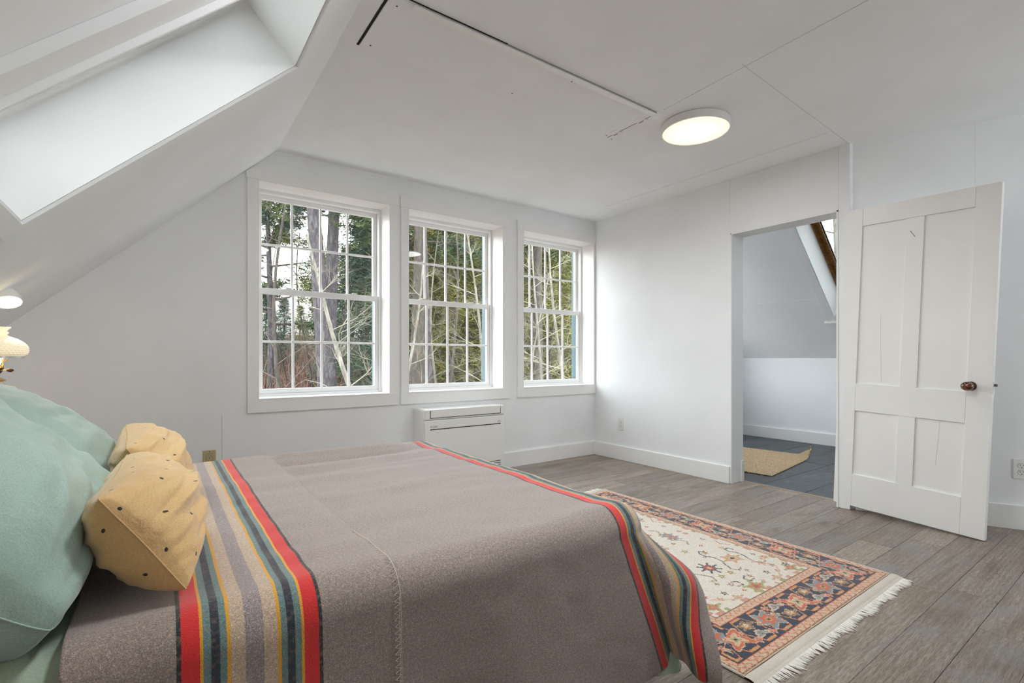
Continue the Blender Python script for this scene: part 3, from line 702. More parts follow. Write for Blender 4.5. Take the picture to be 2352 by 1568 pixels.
duv = grid_mesh('cover', np.stack([px, py, pz], -1)[::-1], M_duvet, dv_, np.stack([aa, bb_], -1)[::-1])
tag(dv_, 'sage green duvet showing from under the blanket at the lower left and foot corner', 'duvet')
sm = duv.modifiers.new('s', 'SOLIDIFY'); sm.thickness = .008; sm.offset = -1
q1, q2 = np.meshgrid(np.linspace(-1, 1, 60), np.linspace(0, 1, 40), indexing='ij')    # the low corner hanging out below the blanket
hx = 1.222+.055*q1+.006*np.sin(q1*5); hy = .905-.030*q1-.018*np.sqrt(1-q1**2*.95)+.004*np.sin(q1*5+1)*q2
hz = .118-(.118-.060-.030*np.abs(q1-.1)**2.5)*q2
hc = grid_mesh('hem_corner', np.stack([hx, hy+.03*(1-q2)+.030, hz], -1)[:, ::-1], M_duvet, dv_); hs = hc.modifiers.new('s', 'SOLIDIFY'); hs.thickness = .02; hs.offset = -1
# blanket
bl = empty('blanket'); tag(bl, 'grey heather wool blanket with red, teal and yellow stripe bands', 'blanket')
def cloth(name, a0, a1, b0, b1, n, m_, top, grow, th, lift=None, parent=bl):
    aa, bb_ = np.meshgrid(np.linspace(a0, a1, n), np.linspace(b0, b1, m_), indexing='ij')
    aa = np.where(aa > 1.2, 1.2+(aa-1.2)*(1-.56*sstep(BY0+.02-bb_, 0, .25)), aa); mid = (BY0+BY1)/2; bb_ = mid+(bb_-mid)*(1-.035*sstep(aa, 1.2, 1.5)-.02*np.exp(-((aa-1.18)/.08)**2)); px, py, pz, e, ux, uy = blanket_surface(aa, bb_, top, grow)
    rel = top_relief(aa, bb_, e)
    if lift is not None: rel = rel+lift(aa, bb_, e)
    pz = pz+rel
    w = .0025*vnoise(aa, bb_, 8, 22); py = py+w*np.abs(uy); px = px+w*ux
    o = grid_mesh(name, np.stack([px, py, pz], -1)[::-1], M_wool, parent, np.stack([aa, bb_], -1)[::-1])
    s = o.modifiers.new('s', 'SOLIDIFY'); s.thickness = th; s.offset = 1
    return o, (px, py, pz)
cloth('blanket_body', -.05, BX1+.315, BY0-.458, BY1+.458, 320, 400, BZ, 0, .004)
FA = .400
def flap_lift(a, b, e):
    edge = sstep(FA-a, 0, .03)
    return edge*.003
o, _ = cloth('folded_over_flap', -.118, FA, BY0-.450, BY1+.450, 150, 400, BZ+.0055, .0050, .0025, flap_lift)
# stitched hem along the fold-over edge
def surf_pt(a, b, off):
    A1 = np.array([[a]]); B1 = np.array([[b]])
    px, py, pz, e, ux, uy = blanket_surface(A1, B1, BZ+.0055, .0050+off)
    pz = pz+top_relief(A1, B1, e)+.0005
    return Vector((px[0,0], py[0,0], pz[0,0]))
st = MB(); b = BY0-.34; k = 0
pts = []
while b < BY0+.30:
    p = surf_pt(FA-(.0005 if k % 2 else .0125), b, .0034); pts.append(p); b += .0062; k += 1
st.tube(pts, .0007, 4)
edge = [surf_pt(FA+.001, BY0-.34+.01*i, .0030) for i in range(64)]; st.tube(edge, .0008, 4)
tag(st.build('hem_stitching', M_thread, bl), kind='stuff')

# ------------------------------------------------------------------ pillows and cushions
def pillow(name, label, cat, c, u, v, hu, hv, ht, mat, seed, n=110, wr=.010, pinch=.10, uvs=1.0, group=None, folds=(), rc=.03, ex=.42):
    """two inflated faces with a seam; u, v, in-plane axes, w thickness"""
    u = Vector(u).normalized(); v = Vector(v).normalized(); w = u.cross(v).normalized(); v = w.cross(u).normalized()
    g = np.linspace(-1, 1, n); g = np.sign(g)*np.abs(g)**.85
    U, Vv = np.meshgrid(g, g, indexing='ij')
    T = np.clip((1-U**2)*(1-Vv**2), 0, 1)**.42
    pu = U*(1-pinch*(1-Vv**2)*0-pinch*(1-np.abs(Vv)**1.6)*np.abs(U)**3) ; pv = Vv*(1-pinch*(1-np.abs(U)**1.6)*np.abs(Vv)**3)
    rcf = 1-rc*(Vv**4)*(U**4); pu = pu*rcf; pv = pv*rcf; T = np.clip((1-U**2)*(1-Vv**2), 0, 1)**ex
    o = empty(name, c); tag(o, label, cat, group)
    faces = []
    R = np.array([[u.x, v.x, w.x], [u.y, v.y, w.y], [u.z, v.z, w.z]])
    V3 = []
    for sgn in (1, -1):
        rad = np.hypot(U, Vv)+1e-6; th = np.arctan2(Vv, U)
        wrk = wr*(vnoise(U+5, Vv+5, seed+sgn, 2.2)*.9+vnoise(U*1.7+5, Vv+5, seed+7+sgn, 5)*.5+.55*vnoise(th*2.2+20, rad*1.2+9, seed+3, 2.0)*sstep(rad, .5, 1.2))
        z = T*ht+wrk*sstep(T, 0, .5)
        for (fu, fv, du, dv, am, wd_) in folds:
            t_ = (U-fu)*(-dv)+(Vv-fv)*du; s_ = (U-fu)*du+(Vv-fv)*dv
            z = z+am*np.exp(-(t_/wd_)**2)*np.exp(-(s_/.55)**2)*sstep(T, .1, .6)
        L = np.stack([pu*hu, pv*hv, sgn*z], -1)
        V3.append(L @ R.T)
    nn = n*n; V = np.concatenate([V3[0].reshape(-1, 3), V3[1].reshape(-1, 3)])
    i, j = np.meshgrid(np.arange(n-1), np.arange(n-1), indexing='ij'); a_ = i*n+j
    q1 = np.stack([a_, a_+n, a_+n+1, a_+1], -1).reshape(-1, 4); q2 = q1[:, ::-1]+nn
    P3 = V3[0]; d0 = np.linalg.norm(np.diff(P3, axis=0), axis=2); d1 = np.linalg.norm(np.diff(P3, axis=1), axis=2)
    au = np.zeros((n, n)); au[1:] = np.cumsum(d0, 0); au -= au[n//2]; av = np.zeros((n, n)); av[:, 1:] = np.cumsum(d1, 1); av -= av[:, n//2:n//2+1]
    uv = np.stack([au+.5, av+.5], -1).reshape(-1, 2); uv = np.concatenate([uv, uv+np.array([.037, .061])])
    cov = np_mesh('cover', V, np.concatenate([q1, q2]), mat, o, uv, True)
    # seam cord around the rim
    rim = [(i, 0) for i in range(0, n, 2)]+[(n-1, j) for j in range(0, n, 2)]+[(i, n-1) for i in range(n-1, -1, -2)]+[(0, j) for j in range(n-1, -1, -2)]
    sp = [Vector(V3[0][a, b]) for a, b in rim]; sp.append(sp[0])
    MB().tube([p for k, p in enumerate(sp) if k == 0 or (p-sp[k-1]).length > 1e-5], .0016, 5, False).build('seam', mat, o, smooth=True)
    return o
LZ = (-.766, 0, .643)
pillow('pillow', 'sage green pillow nearest the camera at the lower left', 'pillow', (-.320, 1.305, .745), (-.79, .02, .61), (0, 1, 0), .272, .350, .172, M_green, 5, wr=.026, rc=.10, ex=.36,
       folds=((-.55, -.7, .5, .86, .012, .06), (-.75, -.45, .3, .95, -.012, .05)))
pillow('pillow', 'sage green pillow on the far side of the bed, below the glass lamp', 'pillow', (-.330, 2.02, .712), (-.79, -.03, .61), (0, 1, 0), .268, .355, .160, M_green, 15, wr=.022, rc=.08, ex=.38)
pillow('cushion', 'mustard dotted cushion in front, leaning on the nearest green pillow', 'cushion', (-.012, 1.268, .682), (-.56, .03, .83), (.02, 1, .01), .108, .245, .090, M_mustard, 25, wr=.020,
       folds=((.1, -.35, .1, 1, .012, .10), (-.25, -.2, -.25, .96, -.012, .12), (.45, .1, .15, 1, .008, .09)), pinch=.07)
pillow('cushion', 'mustard dotted cushion behind the front one, toward the windows', 'cushion', (-.016, 1.835, .684), (-.56, -.04, .83), (-.02, 1, -.01), .112, .250, .094, M_mustard, 39, wr=.020,
       folds=((.15, -.3, .15, 1, .012, .10), (-.2, .1, .2, .96, -.010, .12)), pinch=.07)

# ------------------------------------------------------------------ nightstand and hobnail lamp
LXY = (-.545, 2.86)
ns = empty('nightstand', (LXY[0]-.02, LXY[1]+.02, 0)); tag(ns, 'small wooden nightstand in the corner beyond the bed, under the lamp', 'nightstand')
M_wood = NT('brown_wood', srgb(120, 84, 56), .4).m
NZ = .66
MB().box((-.20, -.20, NZ-.022), (.20, .20, NZ)).build('top', M_wood, ns, bevel=.004)
MB().box((-.18, -.18, NZ-.16), (.18, .18, NZ-.0225)).build('apron', M_wood, ns, bevel=.003)
dr = MB().box((.1805, -.15, NZ-.15), (.19, .15, NZ-.035)).build('drawer', M_wood, ns, bevel=.003)
MB().lathe([(0, 0), (.006, 0), (.005, .01), (.011, .016), (.009, .023), (0, .025)], 16, M=Matrix.Translation((.19, 0, NZ-.09)) @ Matrix.Rotation(PI/2, 4, 'Y')).build('knob', M_brass, dr, smooth=True)
for (x, y) in ((-.17,-.17),(.17,-.17),(.17,.17),(-.17,.17)): MB().lathe([(.012, 0), (.02, NZ-.1605)], 12, (x, y, 0)).build('leg', M_wood, ns)
lp = empty('table_lamp', (LXY[0], LXY[1], NZ)); tag(lp, 'milk-glass hobnail oil-style lamp glowing at the left picture edge', 'lamp')
def hobnail(name, prof, mat, rows, cnt, h, z0, z1, par, n=240, dens=90):
    P = np.array(prof, float); d = np.r_[0, np.cumsum(np.hypot(*np.diff(P, axis=0).T))]; s = np.linspace(0, d[-1], dens)
    r = np.interp(s, d, P[:, 0]); z = np.interp(s, d, P[:, 1]); th = np.linspace(0, 2*PI, n+1)
    S, TH = np.meshgrid(s, th, indexing='ij'); Rr = r[:, None]+0*TH; Z = z[:, None]+0*TH
    m_ = ((Z > z0) & (Z < z1))
    rowf = (S-s[np.argmax((z > z0) & (z < z1))])/(rows); ri = np.floor(rowf)
    fy = rowf-ri-.5; fx = (TH/(2*PI)*cnt+(ri % 2)*.5) % 1-.5
    bump = np.clip(1-(fx**2+fy**2)/.20, 0, 1)**.6*h*m_
    Rr = Rr+bump
    return grid_mesh(name, np.stack([Rr*np.cos(TH), Rr*np.sin(TH), Z], -1)[:, ::-1], mat, par)
def smoothprof(p, k=6):
    P = np.array(p, float); out = []
    for i in range(len(P)-1):
        p0 = P[max(i-1, 0)]; p1 = P[i]; p2 = P[i+1]; p3 = P[min(i+2, len(P)-1)]
        for t in np.linspace(0, 1, k, endpoint=False):
            out.append(.5*((2*p1)+(-p0+p2)*t+(2*p0-5*p1+4*p2-p3)*t*t+(-p0+3*p1-3*p2+p3)*t**3))
    out.append(P[-1]); return [(max(0, a), b) for a, b in out]
t = NT('lit_milk_glass', srgb(250, 240, 215), .25); t.b.inputs['Emission Color'].default_value = (1, .83, .52, 1); t.b.inputs['Emission Strength'].default_value = .20; M_milk = t.m
M_milk2 = NT('milk_glass', srgb(226, 214, 206), .22, Subsurface_Weight=.3).m
b0 = smoothprof([(.0, 0), (.048, .0), (.052, .006), (.040, .018), (.026, .034), (.024, .05), (.040, .062), (.062, .085), (.070, .115), (.070, .165), (.064, .205), (.058, .222), (.030, .232), (.026, .236)])
hobnail('base', b0, M_milk2, .0085, 40, .0028, .070, .222, lp)
MB().lathe([(.026, .236), (.026, .246), (.020, .247)], 40).build('collar', M_milk2, lp, smooth=True)
MB().lathe([(.022, .246), (.034, .2475), (.0345, .2505), (.020, .2565), (.012, .266), (.012, .272)], 40).build('brass_cap', M_brass, lp, smooth=True)
MB().lathe(smoothprof([(.010, .272), (.020, .279), (.026, .292), (.027, .300), (.018, .303)], 4), 40).build('burner', M_bronze, lp, smooth=True)
g = MB()
for k in range(14):
    a = 2*PI*k/14; g.tube([(.025*math.cos(a+q*.22), .025*math.sin(a+q*.22), .300+.030*q) for q in (0, .33, .66, 1)], .0016, 6)
    cx, cy = .0255*math.cos(a+.2), .0255*math.sin(a+.2); g.tube([(cx+.005*math.cos(t_)*-math.sin(a), cy+.005*math.cos(t_)*math.cos(a), .316+.006*math.sin(t_)) for t_ in np.linspace(0, 2*PI, 9)], .001, 5, False)
g.build('gallery', M_brass, lp, smooth=True)
adir = (math.cos(-.60), math.sin(-.60))
MB().tube([(adir[0]*.02, adir[1]*.02, .290), (adir[0]*.052, adir[1]*.052, .290)], .0022, 8).build('key_stem', M_brass, lp)
MB().lathe([(.0, -.018), (.005, -.013), (.0075, -.004), (.0078, .004), (.005, .010), (.002, .014), (0, .0145)], 12, M=Matrix.Translation((adir[0]*.064, adir[1]*.064, .290)) @ Matrix.Rotation(-.60, 4, 'Z') @ Matrix.Rotation(PI/2, 4, 'Y') @ Matrix.Diagonal((1, .35, 1, 1))).build('switch_key', M_bronze, lp, smooth=True)
hr = MB()
for k in range(3):
    a = -.9+2*PI*k/3; hr = MB().tube([(.028*math.cos(a), .028*math.sin(a), .300), (.052*math.cos(a), .052*math.sin(a), .326), (.080*math.cos(a), .080*math.sin(a), .345)], .0014, 6); hr.build('shade_holder', M_brass, lp, smooth=True)

MB().lathe([(.0865, .340), (.0895, .340), (.0895, .347), (.0865, .347)], 60, closed=True).build('shade_ring', NT('dull_silver', (.5,.5,.5,1), .3, Metallic=1).m, lp, smooth=False)
sp_ = smoothprof([(.088, .347), (.0965, .357), (.1005, .370), (.0985, .386), (.088, .402), (.072, .415), (.054, .425), (.040, .432), (.037, .437), (.041, .441), (.042, .446), (.038, .450), (.037, .453), (.046, .462), (.048, .466), (.0455, .466), (.034, .452)])
hobnail('lamp_shade', sp_, M_milk, .0082, 46, .0032, .352, .424, lp)
tg = NT('clear_glass', (1,1,1,1), .03); tg.b.inputs['Transmission Weight'].default_value = 1; tg.b.inputs['IOR'].default_value = 1.3; tg.b.inputs['Alpha'].default_value = .35
MB().lathe(smoothprof([(.020, .310), (.026, .34), (.027, .37), (.0205, .41), (.0195, .452), (.0195, .487), (.0182, .487), (.0182, .452), (.019, .41), (.0255, .37)], 4), 36).build('glass_chimney', tg.m, lp, smooth=True)
MB().lathe([(0, .305), (.012, .306), (.015, .33), (.012, .352), (0, .358)], 20).build('bulb', emis('warm_bulb', (1, .75, .4, 1), 9).m, lp, smooth=True)
l = bpy.data.lights.new('bulb_light', 'POINT'); l.energy = 2.2; l.color = (1, .72, .40); l.shadow_soft_size = .03
lo = bpy.data.objects.new('bulb_light', l); COL.objects.link(lo); lo.parent = lp; lo.location = (0, 0, .318)

def copy_thing(root, loc, rz, label):
    r = root.copy(); COL.objects.link(r); r.location = loc; r.rotation_euler = (0, 0, rz); r['label'] = label
    for ch in root.children:
        c = ch.copy(); COL.objects.link(c); c.parent = r
        for g_ in ch.children: q_ = g_.copy(); COL.objects.link(q_); q_.parent = c
    return r
copy_thing(ns, (LXY[0]-.02, .58, 0), 0, 'small wooden nightstand beside the nearest green pillow')
copy_thing(lp, (LXY[0], .60, NZ), .4, 'milk-glass lamp on the nightstand beside the nearest green pillow')

# ------------------------------------------------------------------ reading spotlight on the slope
RP = Vector((-.522, 2.955, 1.238))
rl = empty('reading_light', RP); tag(rl, 'small white dome reading light, lit, on the sloped ceiling above the lamp', 'reading light')
fdir = Vector((.22, -.50, -.84)).normalized()
Mr = fdir.to_track_quat('Z', 'Y').to_matrix().to_4x4()
sh = smoothprof([(.0, -.062), (.020, -.060), (.036, -.046), (.044, -.022), (.0455, .0), (.0435, .0), (.040, -.012)], 5)
MB().lathe(sh, 48, M=Mr).build('lamp_head', M_plastic, rl, smooth=True)
MB().lathe([(.0408, -.006), (.02, -.003), (0, -.002)], 40, M=Mr).build('lens', emis('white_led', (1, .97, .90, 1), 1.2).m, rl, smooth=True)
mp = Vector((-.665, 2.93, 0)); mp.z = CH-TA*(XL-mp.x)
back = Mr @ Vector((0, 0, -.058))
MB().tube([back, back+Vector((-.03, 0, .015)), (mp-RP)*.9, mp-RP], .008, 10).build('arm', M_plastic, rl, smooth=True)
MB().lathe([(.0, .022), (.034, .020), (.036, .0)], 28, M=Matrix.Translation(mp-RP) @ (-nL).to_track_quat('Z', 'Y').to_matrix().to_4x4()).build('wall_plate', M_plastic, rl, smooth=True)
l = bpy.data.lights.new('spot_light', 'SPOT'); l.energy = 9; l.color = (1, .92, .78); l.spot_size = 2.2; l.spot_blend = .5; l.shadow_soft_size = .03
lo = bpy.data.objects.new('spot_light', l); COL.objects.link(lo); lo.parent = rl; lo.location = fdir*.01; lo.rotation_euler = (-fdir).to_track_quat('Z', 'Y').to_euler()

# ================================================================== RUG
RX0, RX1, RY0, RY1 = 1.484, 2.734, .827, 2.585     # pile area; the white flat-woven ends lie beyond
def build_rug():
    cell = .0032; nx = int((RX1-RX0)/cell); ny = int((RY1-RY0)/cell)
    Xg = (np.arange(nx)+.5)*cell; Yg = (np.arange(ny)+.5)*cell; W_, L_ = nx*cell, ny*cell
    X, Y = np.meshgrid(Xg, Yg, indexing='ij')
    C = lambda r, g, b: np.array(srgb(r, g, b)[:3])
    ivory, navy, rust, gold, tan, brown, slateb, green, pink, dk = C(218,209,195), C(34,42,62), C(200,98,62), C(196,150,96), C(206,176,146), C(134,100,74), C(126,142,146), C(158,158,104), C(198,142,118), C(44,44,54)
    img = np.zeros((nx, ny, 3)); img[:] = ivory
    q = lambda v: np.round(v/cell)*cell                 # everything is knotted: snap shapes to the knot grid
    def put(m, c): img[m] = c
    dx = np.minimum(X, W_-X); dy = np.minimum(Y, L_-Y); D = np.minimum(dx, dy)          # distance to the pile edge
    side = dx < dy
    T = np.where(side, Y-L_/2, X-W_/2)                   # coordinate along the border
    # guards
    put(D < .250, ivory)
    put(D < .242, brown); put(D < .238, tan); put(D < .203, rust); put(D < .200, navy)
    g1 = (D > .209) & (D < .235)
    ph = (T/.030) % 1; s = (D-.209)/.026
    put(g1 & (np.abs(((ph+.25*np.sin(s*6))%1)-.5) < .10), rust); put(g1 & (((T/.060)%1-.5)**2*8+(s-.5)**2*2.5 < .10), pink)
    put(g1 & (((T/.060)%1-.5)**2*8+(s-.5)**2*4 < .03), green)
    put(D < .040, rust); put(D < .036, tan); 
    g2 = (D > .006) & (D < .034); s2 = (D-.006)/.028; ph2 = (T/.034) % 1
    put(g2 & (np.abs(ph2-.5-.32*np.sin(s2*5.6)) < .10), rust)
    put(g2 & (((T/.068)%1-.5)**2*6+(s2-.5)**2*2.2 < .07), pink); put(g2 & (((T/.068)%1-.5)**2*6+(s2-.5)**2*3 < .02), green)
    put(D < .006, brown); put(D < .0032, tan)
    # navy main border: gold hexagonal vine lattice with palmettes
    nav = (D > .040) & (D < .200); v = (D-.120)/.080                                   # -1..1 across the border
    per = .230; 
    def wob(x, k): return np.sin(x*k)+.4*np.sin(x*k*2.7+1)
    tt = (T/per) % 1; tri = np.abs(tt*2-1)                                             # 0..1
    hexl = np.clip((tri-.25)/.5, 0, 1)*2-1
    for sg in (1, -1):
        vv = sg*hexl*.86
        put(nav & (np.abs(v-vv) < .085), rust); put(nav & (np.abs(v-vv) < .050), gold)
        put(nav & (np.abs(np.abs(v)-.86) < .06) & (np.abs(np.abs(tt-.5)-.25) > .20), gold)
    def flower(cx, cv, ru, rv, pet, c_out, c_mid, c_in, rot=0, amp=.28):
        u_ = (((T-cx+per) % (2*per))-per); w_ = (v-cv)*.080
        ang = np.arctan2(w_/rv, u_/ru)+rot; rad = np.hypot(u_/ru, w_/rv); lim = 1+amp*np.cos(pet*ang)+amp*.4*np.cos(2*pet*ang+1)
        for f_, c_ in ((1.10, tan), (1.0, c_out), (.66, c_mid), (.30, c_in)):
            put(nav & (rad < lim*f_) & (np.abs(v) < .93), c_)
        put(nav & (rad < .14), dk)
    flower(0, 0, .050, .044, 4, rust, tan, green, .78, .34)
    flower(per, 0, .052, .044, 6, slateb, rust, gold, 0, .25)
    flower(per*.5, .32, .030, .022, 5, brown, gold, ivory, 0, .2); flower(-per*.5, -.32, .030, .022, 5, brown, gold, ivory, 0, .2)
    flower(per*.5, -.42, .036, .016, 3, tan, slateb, green, .4, .35); flower(-per*.5, .42, .036, .016, 3, tan, slateb, green, .4, .35)
    for k in (-.72, -.28, .28, .72): flower(per*k, -.62 if k > 0 else .62, .016, .012, 4, pink, rust, tan, 0, .3)
    for k in (-.78, -.22, .22, .78): flower(per*k, .12, .012, .010, 4, rust, tan, gold, .5, .3)
    # ivory field
    fld = D > .2425
    cx, cy = W_/2, L_/2
    def star(x, y, r, n, c1, c2, c3, amp=.3, sx=1, sy=1, outline=None):
        for (mx, my) in {(x, y), (W_-x, y), (x, L_-y), (W_-x, L_-y)}:
            u_, w_ = (X-mx)/sx, (Y-my)/sy; rad = np.hypot(u_, w_); a_ = np.arctan2(w_, u_); lim = r*(1+amp*np.cos(n*a_)+amp*.45*np.sign(np.cos(n*2*a_)))
            if outline is not None: put(fld & (rad < lim+.005), outline)
            put(fld & (rad < lim), c1); put(fld & (rad < lim*.55), c2); put(fld & (rad < lim*.26), c3)
    def hook(pts, wd, c, inner=None):
        for mir in range(4):
            for i in range(len(pts)-1):
                (x0, y0), (x1, y1) = pts[i], pts[i+1]
                if mir & 1: x0, x1 = W_-x0, W_-x1
                if mir & 2: y0, y1 = L_-y0, L_-y1
                dxx, dyy = x1-x0, y1-y0; ll = dxx*dxx+dyy*dyy; tq = np.clip(((X-x0)*dxx+(Y-y0)*dyy)/ll, 0, 1)
                dd = np.hypot(X-x0-tq*dxx, Y-y0-tq*dyy); put(fld & (dd < wd), c)
                if inner is not None: put(fld & (dd < wd*.45), inner)
    # the rug's far right side faces the doorway; coordinates from its near-left corner
    fx, fy = W_-.25, .25
    star(.820, .515, .040, 6, gold, tan, dk, .25, 1.25, .95)
    star(cx, .515, .040, 8, navy, rust, tan, .34, 1, 1); star(cx, .86, .05, 8, rust, slateb, ivory, .25); star(.82, .86, .034, 6, slateb, rust, gold, .28)
    star(fx-.045, .255, .0, 4, green, rust, pink)
    star(fx-.055, fy+.045, .030, 4, green, rust, pink, .35, 1.2, 1); star(cx, fy+.040, .042, 5, green, rust, brown, .3, 1.2, .9); star(fx-.21, fy+.03, .022, 4, pink, tan, green, .3, 1.3, .8)
    star(fx-.035, .43, .018, 5, pink, rust, ivory, .3); star(fx-.115, .40, .020, 6, pink, tan, rust, .3)
    for (x, y, r, c1, c2) in ((.70,.36,.016,brown,gold),(.745,.40,.012,brown,tan),(.66,.43,.020,green,rust),(.90,.36,.018,pink,brown),(.77,.63,.018,gold,brown),(.90,.62,.020,tan,gold),(.70,.70,.020,green,gold),(.93,.75,.016,slateb,tan),(.84,.70,.013,rust,pink),(.66,.78,.014,brown,tan),(.72,.60,.010,dk,tan),(.95,.48,.012,dk,ivory),(.86,.43,.010,rust,tan),(.93,.90,.018,pink,rust),(.74,.97 if L_>2 else .80,.016,gold,dk),(.80,.335,.016,dk,green),(.86,.315,.014,rust,tan),(.70,.30,.012,rust,ivory),(.965,.33,.017,dk,green)):
        star(x, y, r*.8, 5 if r > .015 else 4, c1, c2, ivory, .3)
    hook([(.885,.47),(.90,.50),(.905,.545),(.885,.57),(.895,.60),(.925,.60),(.93,.575)], .0042, dk, slateb); hook([(.885,.47),(.87,.43),(.895,.40),(.925,.405),(.93,.43)], .0042, dk, tan)
    hook([(.755,.57),(.735,.60),(.735,.64),(.76,.66),(.785,.645)], .0042, dk, slateb); hook([(.755,.57),(.745,.52),(.72,.49),(.70,.45),(.72,.42),(.75,.43)], .0042, dk, tan)
    hook([(.80,.75),(.83,.78),(.81,.82),(.78,.84),(.80,.87)], .0042, dk, tan); hook([(.69,.335),(.655,.33),(.65,.36),(.68,.375)], .004, dk, tan)
    hook([(fx-.20, fy+.02),(fx-.14, fy+.06),(fx-.10, fy+.085)], .004, tan); hook([(fx-.02,.62),(fx-.05,.66),(fx-.03,.70)], .004, pink)
    edgev = fld & (D < .262); put(edgev & ((np.sin(T*70)+np.sin(T*31)) > .7), pink); put(edgev & ((np.sin(T*70)+np.sin(T*31)) < -1.2), green)
    # knot-level colour variation and jagged edges
    n1 = RNG.random((nx, ny, 1)); img = img*(.86+.28*n1)
    sh = RNG.random((nx, ny)) < .10; img2 = np.roll(img, 1, 0); img[sh] = img2[sh]
    sh = RNG.random((nx, ny)) < .10; img2 = np.roll(img, 1, 1); img[sh] = img2[sh]
    gx = np.linspace(0, W_, nx+1); gy = np.linspace(0, L_, ny+1); GX, GY = np.meshgrid(gx, gy, indexing='ij')
    Z = .0105+.0012*vnoise(GX, GY, 9, 6)+.0006*(RNG.random(GX.shape)-.5)
    ed = np.minimum(np.minimum(GX, W_-GX), np.minimum(GY, L_-GY)); Z = Z*np.clip(ed/.004, .35, 1)**.5
    wav = .004*vnoise(GY+3, GY*0+1, 31, 4)*np.clip(1-(W_-GX)/.3, 0, 1)
    V = np.stack([RX0+GX+wav, RY0+GY, Z], -1)
    return nx, ny, V, np.clip(img, 0, 1)
rug = empty('rug', ((RX0+RX1)/2, (RY0+RY1)/2, 0)); tag(rug, 'ivory Persian-style rug with navy floral border and white fringe on the floor', 'rug')
nx, ny, V, img = build_rug()
t = NT('rug_pile', rough=.95); at_ = t.new('ShaderNodeAttribute', attribute_name='knots'); t.b.inputs['Sheen Weight'].default_value = .3
t.color(at_.outputs['Color']); t.bump(t.noise(t.coord('Object'), 330, 2, .7), .6, .003); M_rug = t.m
ro = grid_mesh('pile', V-np.array([(RX0+RX1)/2, (RY0+RY1)/2, 0]), M_rug, rug)
ca = ro.data.color_attributes.new('knots', 'FLOAT_COLOR', 'CORNER')
cc = np.ones((nx*ny, 4), dtype=np.float32); cc[:, :3] = img.reshape(-1, 3); ca.data.foreach_set('color', np.repeat(cc, 4, axis=0).ravel())
M_cot = fabric('cream_cotton_weave', srgb(206, 198, 184), srgb(216, 209, 196), 260, 8, .5, .2, (1, 1, 1)).m
M_fr = NT('white_fringe_cotton', srgb(232, 228, 220), .8, Sheen_Weight=.3).m
cxr, cyr = (RX0+RX1)/2, (RY0+RY1)/2
for sg, ye in ((-1, RY0), (1, RY1)):   # flat-woven ends: a rolled cream band, then the knotted fringe
    xs_ = np.linspace(RX0-.004, RX1+.006, 160); vs_ = np.array([0, .004, .014, .026, .034, .037, .040, .046, .052, .053])
    hs_ = np.array([.004, .0085, .0100, .0100, .0082, .0056, .0062, .0060, .0036, .0008])
    Xs, Vs = np.meshgrid(xs_, vs_, indexing='ij'); Hs = np.interp(Vs, vs_, hs_)+.0008*vnoise(Xs, Vs, 4, 16)
    Yv = ye+sg*Vs+.0015*vnoise(Xs, Xs*0, 6, 12)
    G = np.stack([Xs-cxr, Yv-cyr, Hs], -1); G = G if sg > 0 else G[:, ::-1]
    b_ = grid_mesh('woven_end', G, M_cot, rug)
    fr = MB(); x = RX0+.004; rf = random.Random(3+sg)
    while x < RX1:
        y0 = ye+sg*.050; ang = rf.gauss(0, .22)+(.5 if rf.random() < .03 else 0)+.12*math.sin(x*23); ln = rf.uniform(.030, .046)*(1+.18*math.sin(x*31))
        pts = [(x-cxr, y0-cyr, .004)]
        for q in (.35, .7, 1): pts.append((x+math.sin(ang)*ln*q+rf.gauss(0, .0006)-cxr, y0+sg*math.cos(ang)*ln*q-cyr, .0035-.0015*q+rf.uniform(0, .0015)))
        fr.tube(pts, [.0019, .0017, .0015, .0006], 5)
        x += rf.uniform(.0026, .0040)
    tag(fr.build('fringe', M_fr, rug, smooth=True), kind='stuff')
    kn_ = MB(); x = RX0+.01  # dark bits along the base of the fringe
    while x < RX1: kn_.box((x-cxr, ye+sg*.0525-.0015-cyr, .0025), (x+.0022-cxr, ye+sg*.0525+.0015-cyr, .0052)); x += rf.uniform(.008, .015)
    tag(kn_.build('fringe_knots', NT('dark_knots', (.06,.055,.05,1), .9).m if sg < 0 else bpy.data.materials['dark_knots'], rug), kind='stuff')
# cream binding along the long sides
for xx in (RX0, RX1):
    MB().tube([(xx-cxr+.0015*math.sin(y*9), y-cyr, .0055) for y in np.linspace(RY0-.002, RY1+.002, 60)], .0052, 8).build('side_binding', M_cot, rug, smooth=True)

# ------------------------------------------------------------------ jute mat in the next room
jm = empty('jute_mat', (4.70, 2.55, 0), math.radians(8)); tag(jm, 'braided natural jute mat with a curled corner on the slate floor', 'mat')
t = NT('jute_braid', rough=.95); nz = t.noise(t.coord('Object', (1,1,1)), 160, 3, .6)
t.color(t.ramp(nz, [(.3, srgb(128, 100, 70)), (.5, srgb(198, 174, 140)), (.7, srgb(222, 202, 170))])); t.bump(nz, .6, .004); M_jute = t.m
u_ = np.linspace(-.56, .565, 420); v_ = np.linspace(-.38, .40, 300); U, Vv = np.meshgrid(u_, v_, indexing='ij')
rowi = np.floor(Vv/.013); lz = np.abs(np.sin((U/.016+rowi*.5)*PI))*.0028+np.abs(np.sin(Vv/.013*PI))*.0035
lift = .065*sstep(U, .40, .565)*sstep(-Vv, .22, .38)**1.5+.012*sstep(U, .25, .56)
ed = np.minimum(np.minimum(U+.56, .565-U), np.minimum(Vv+.38, .40-Vv))
Zj = .006+lz+lift; Xj = U-.03*sstep(U, .40, .565)*sstep(-Vv, .22, .38)+.004*np.sin(Vv*230)*(ed < .02)
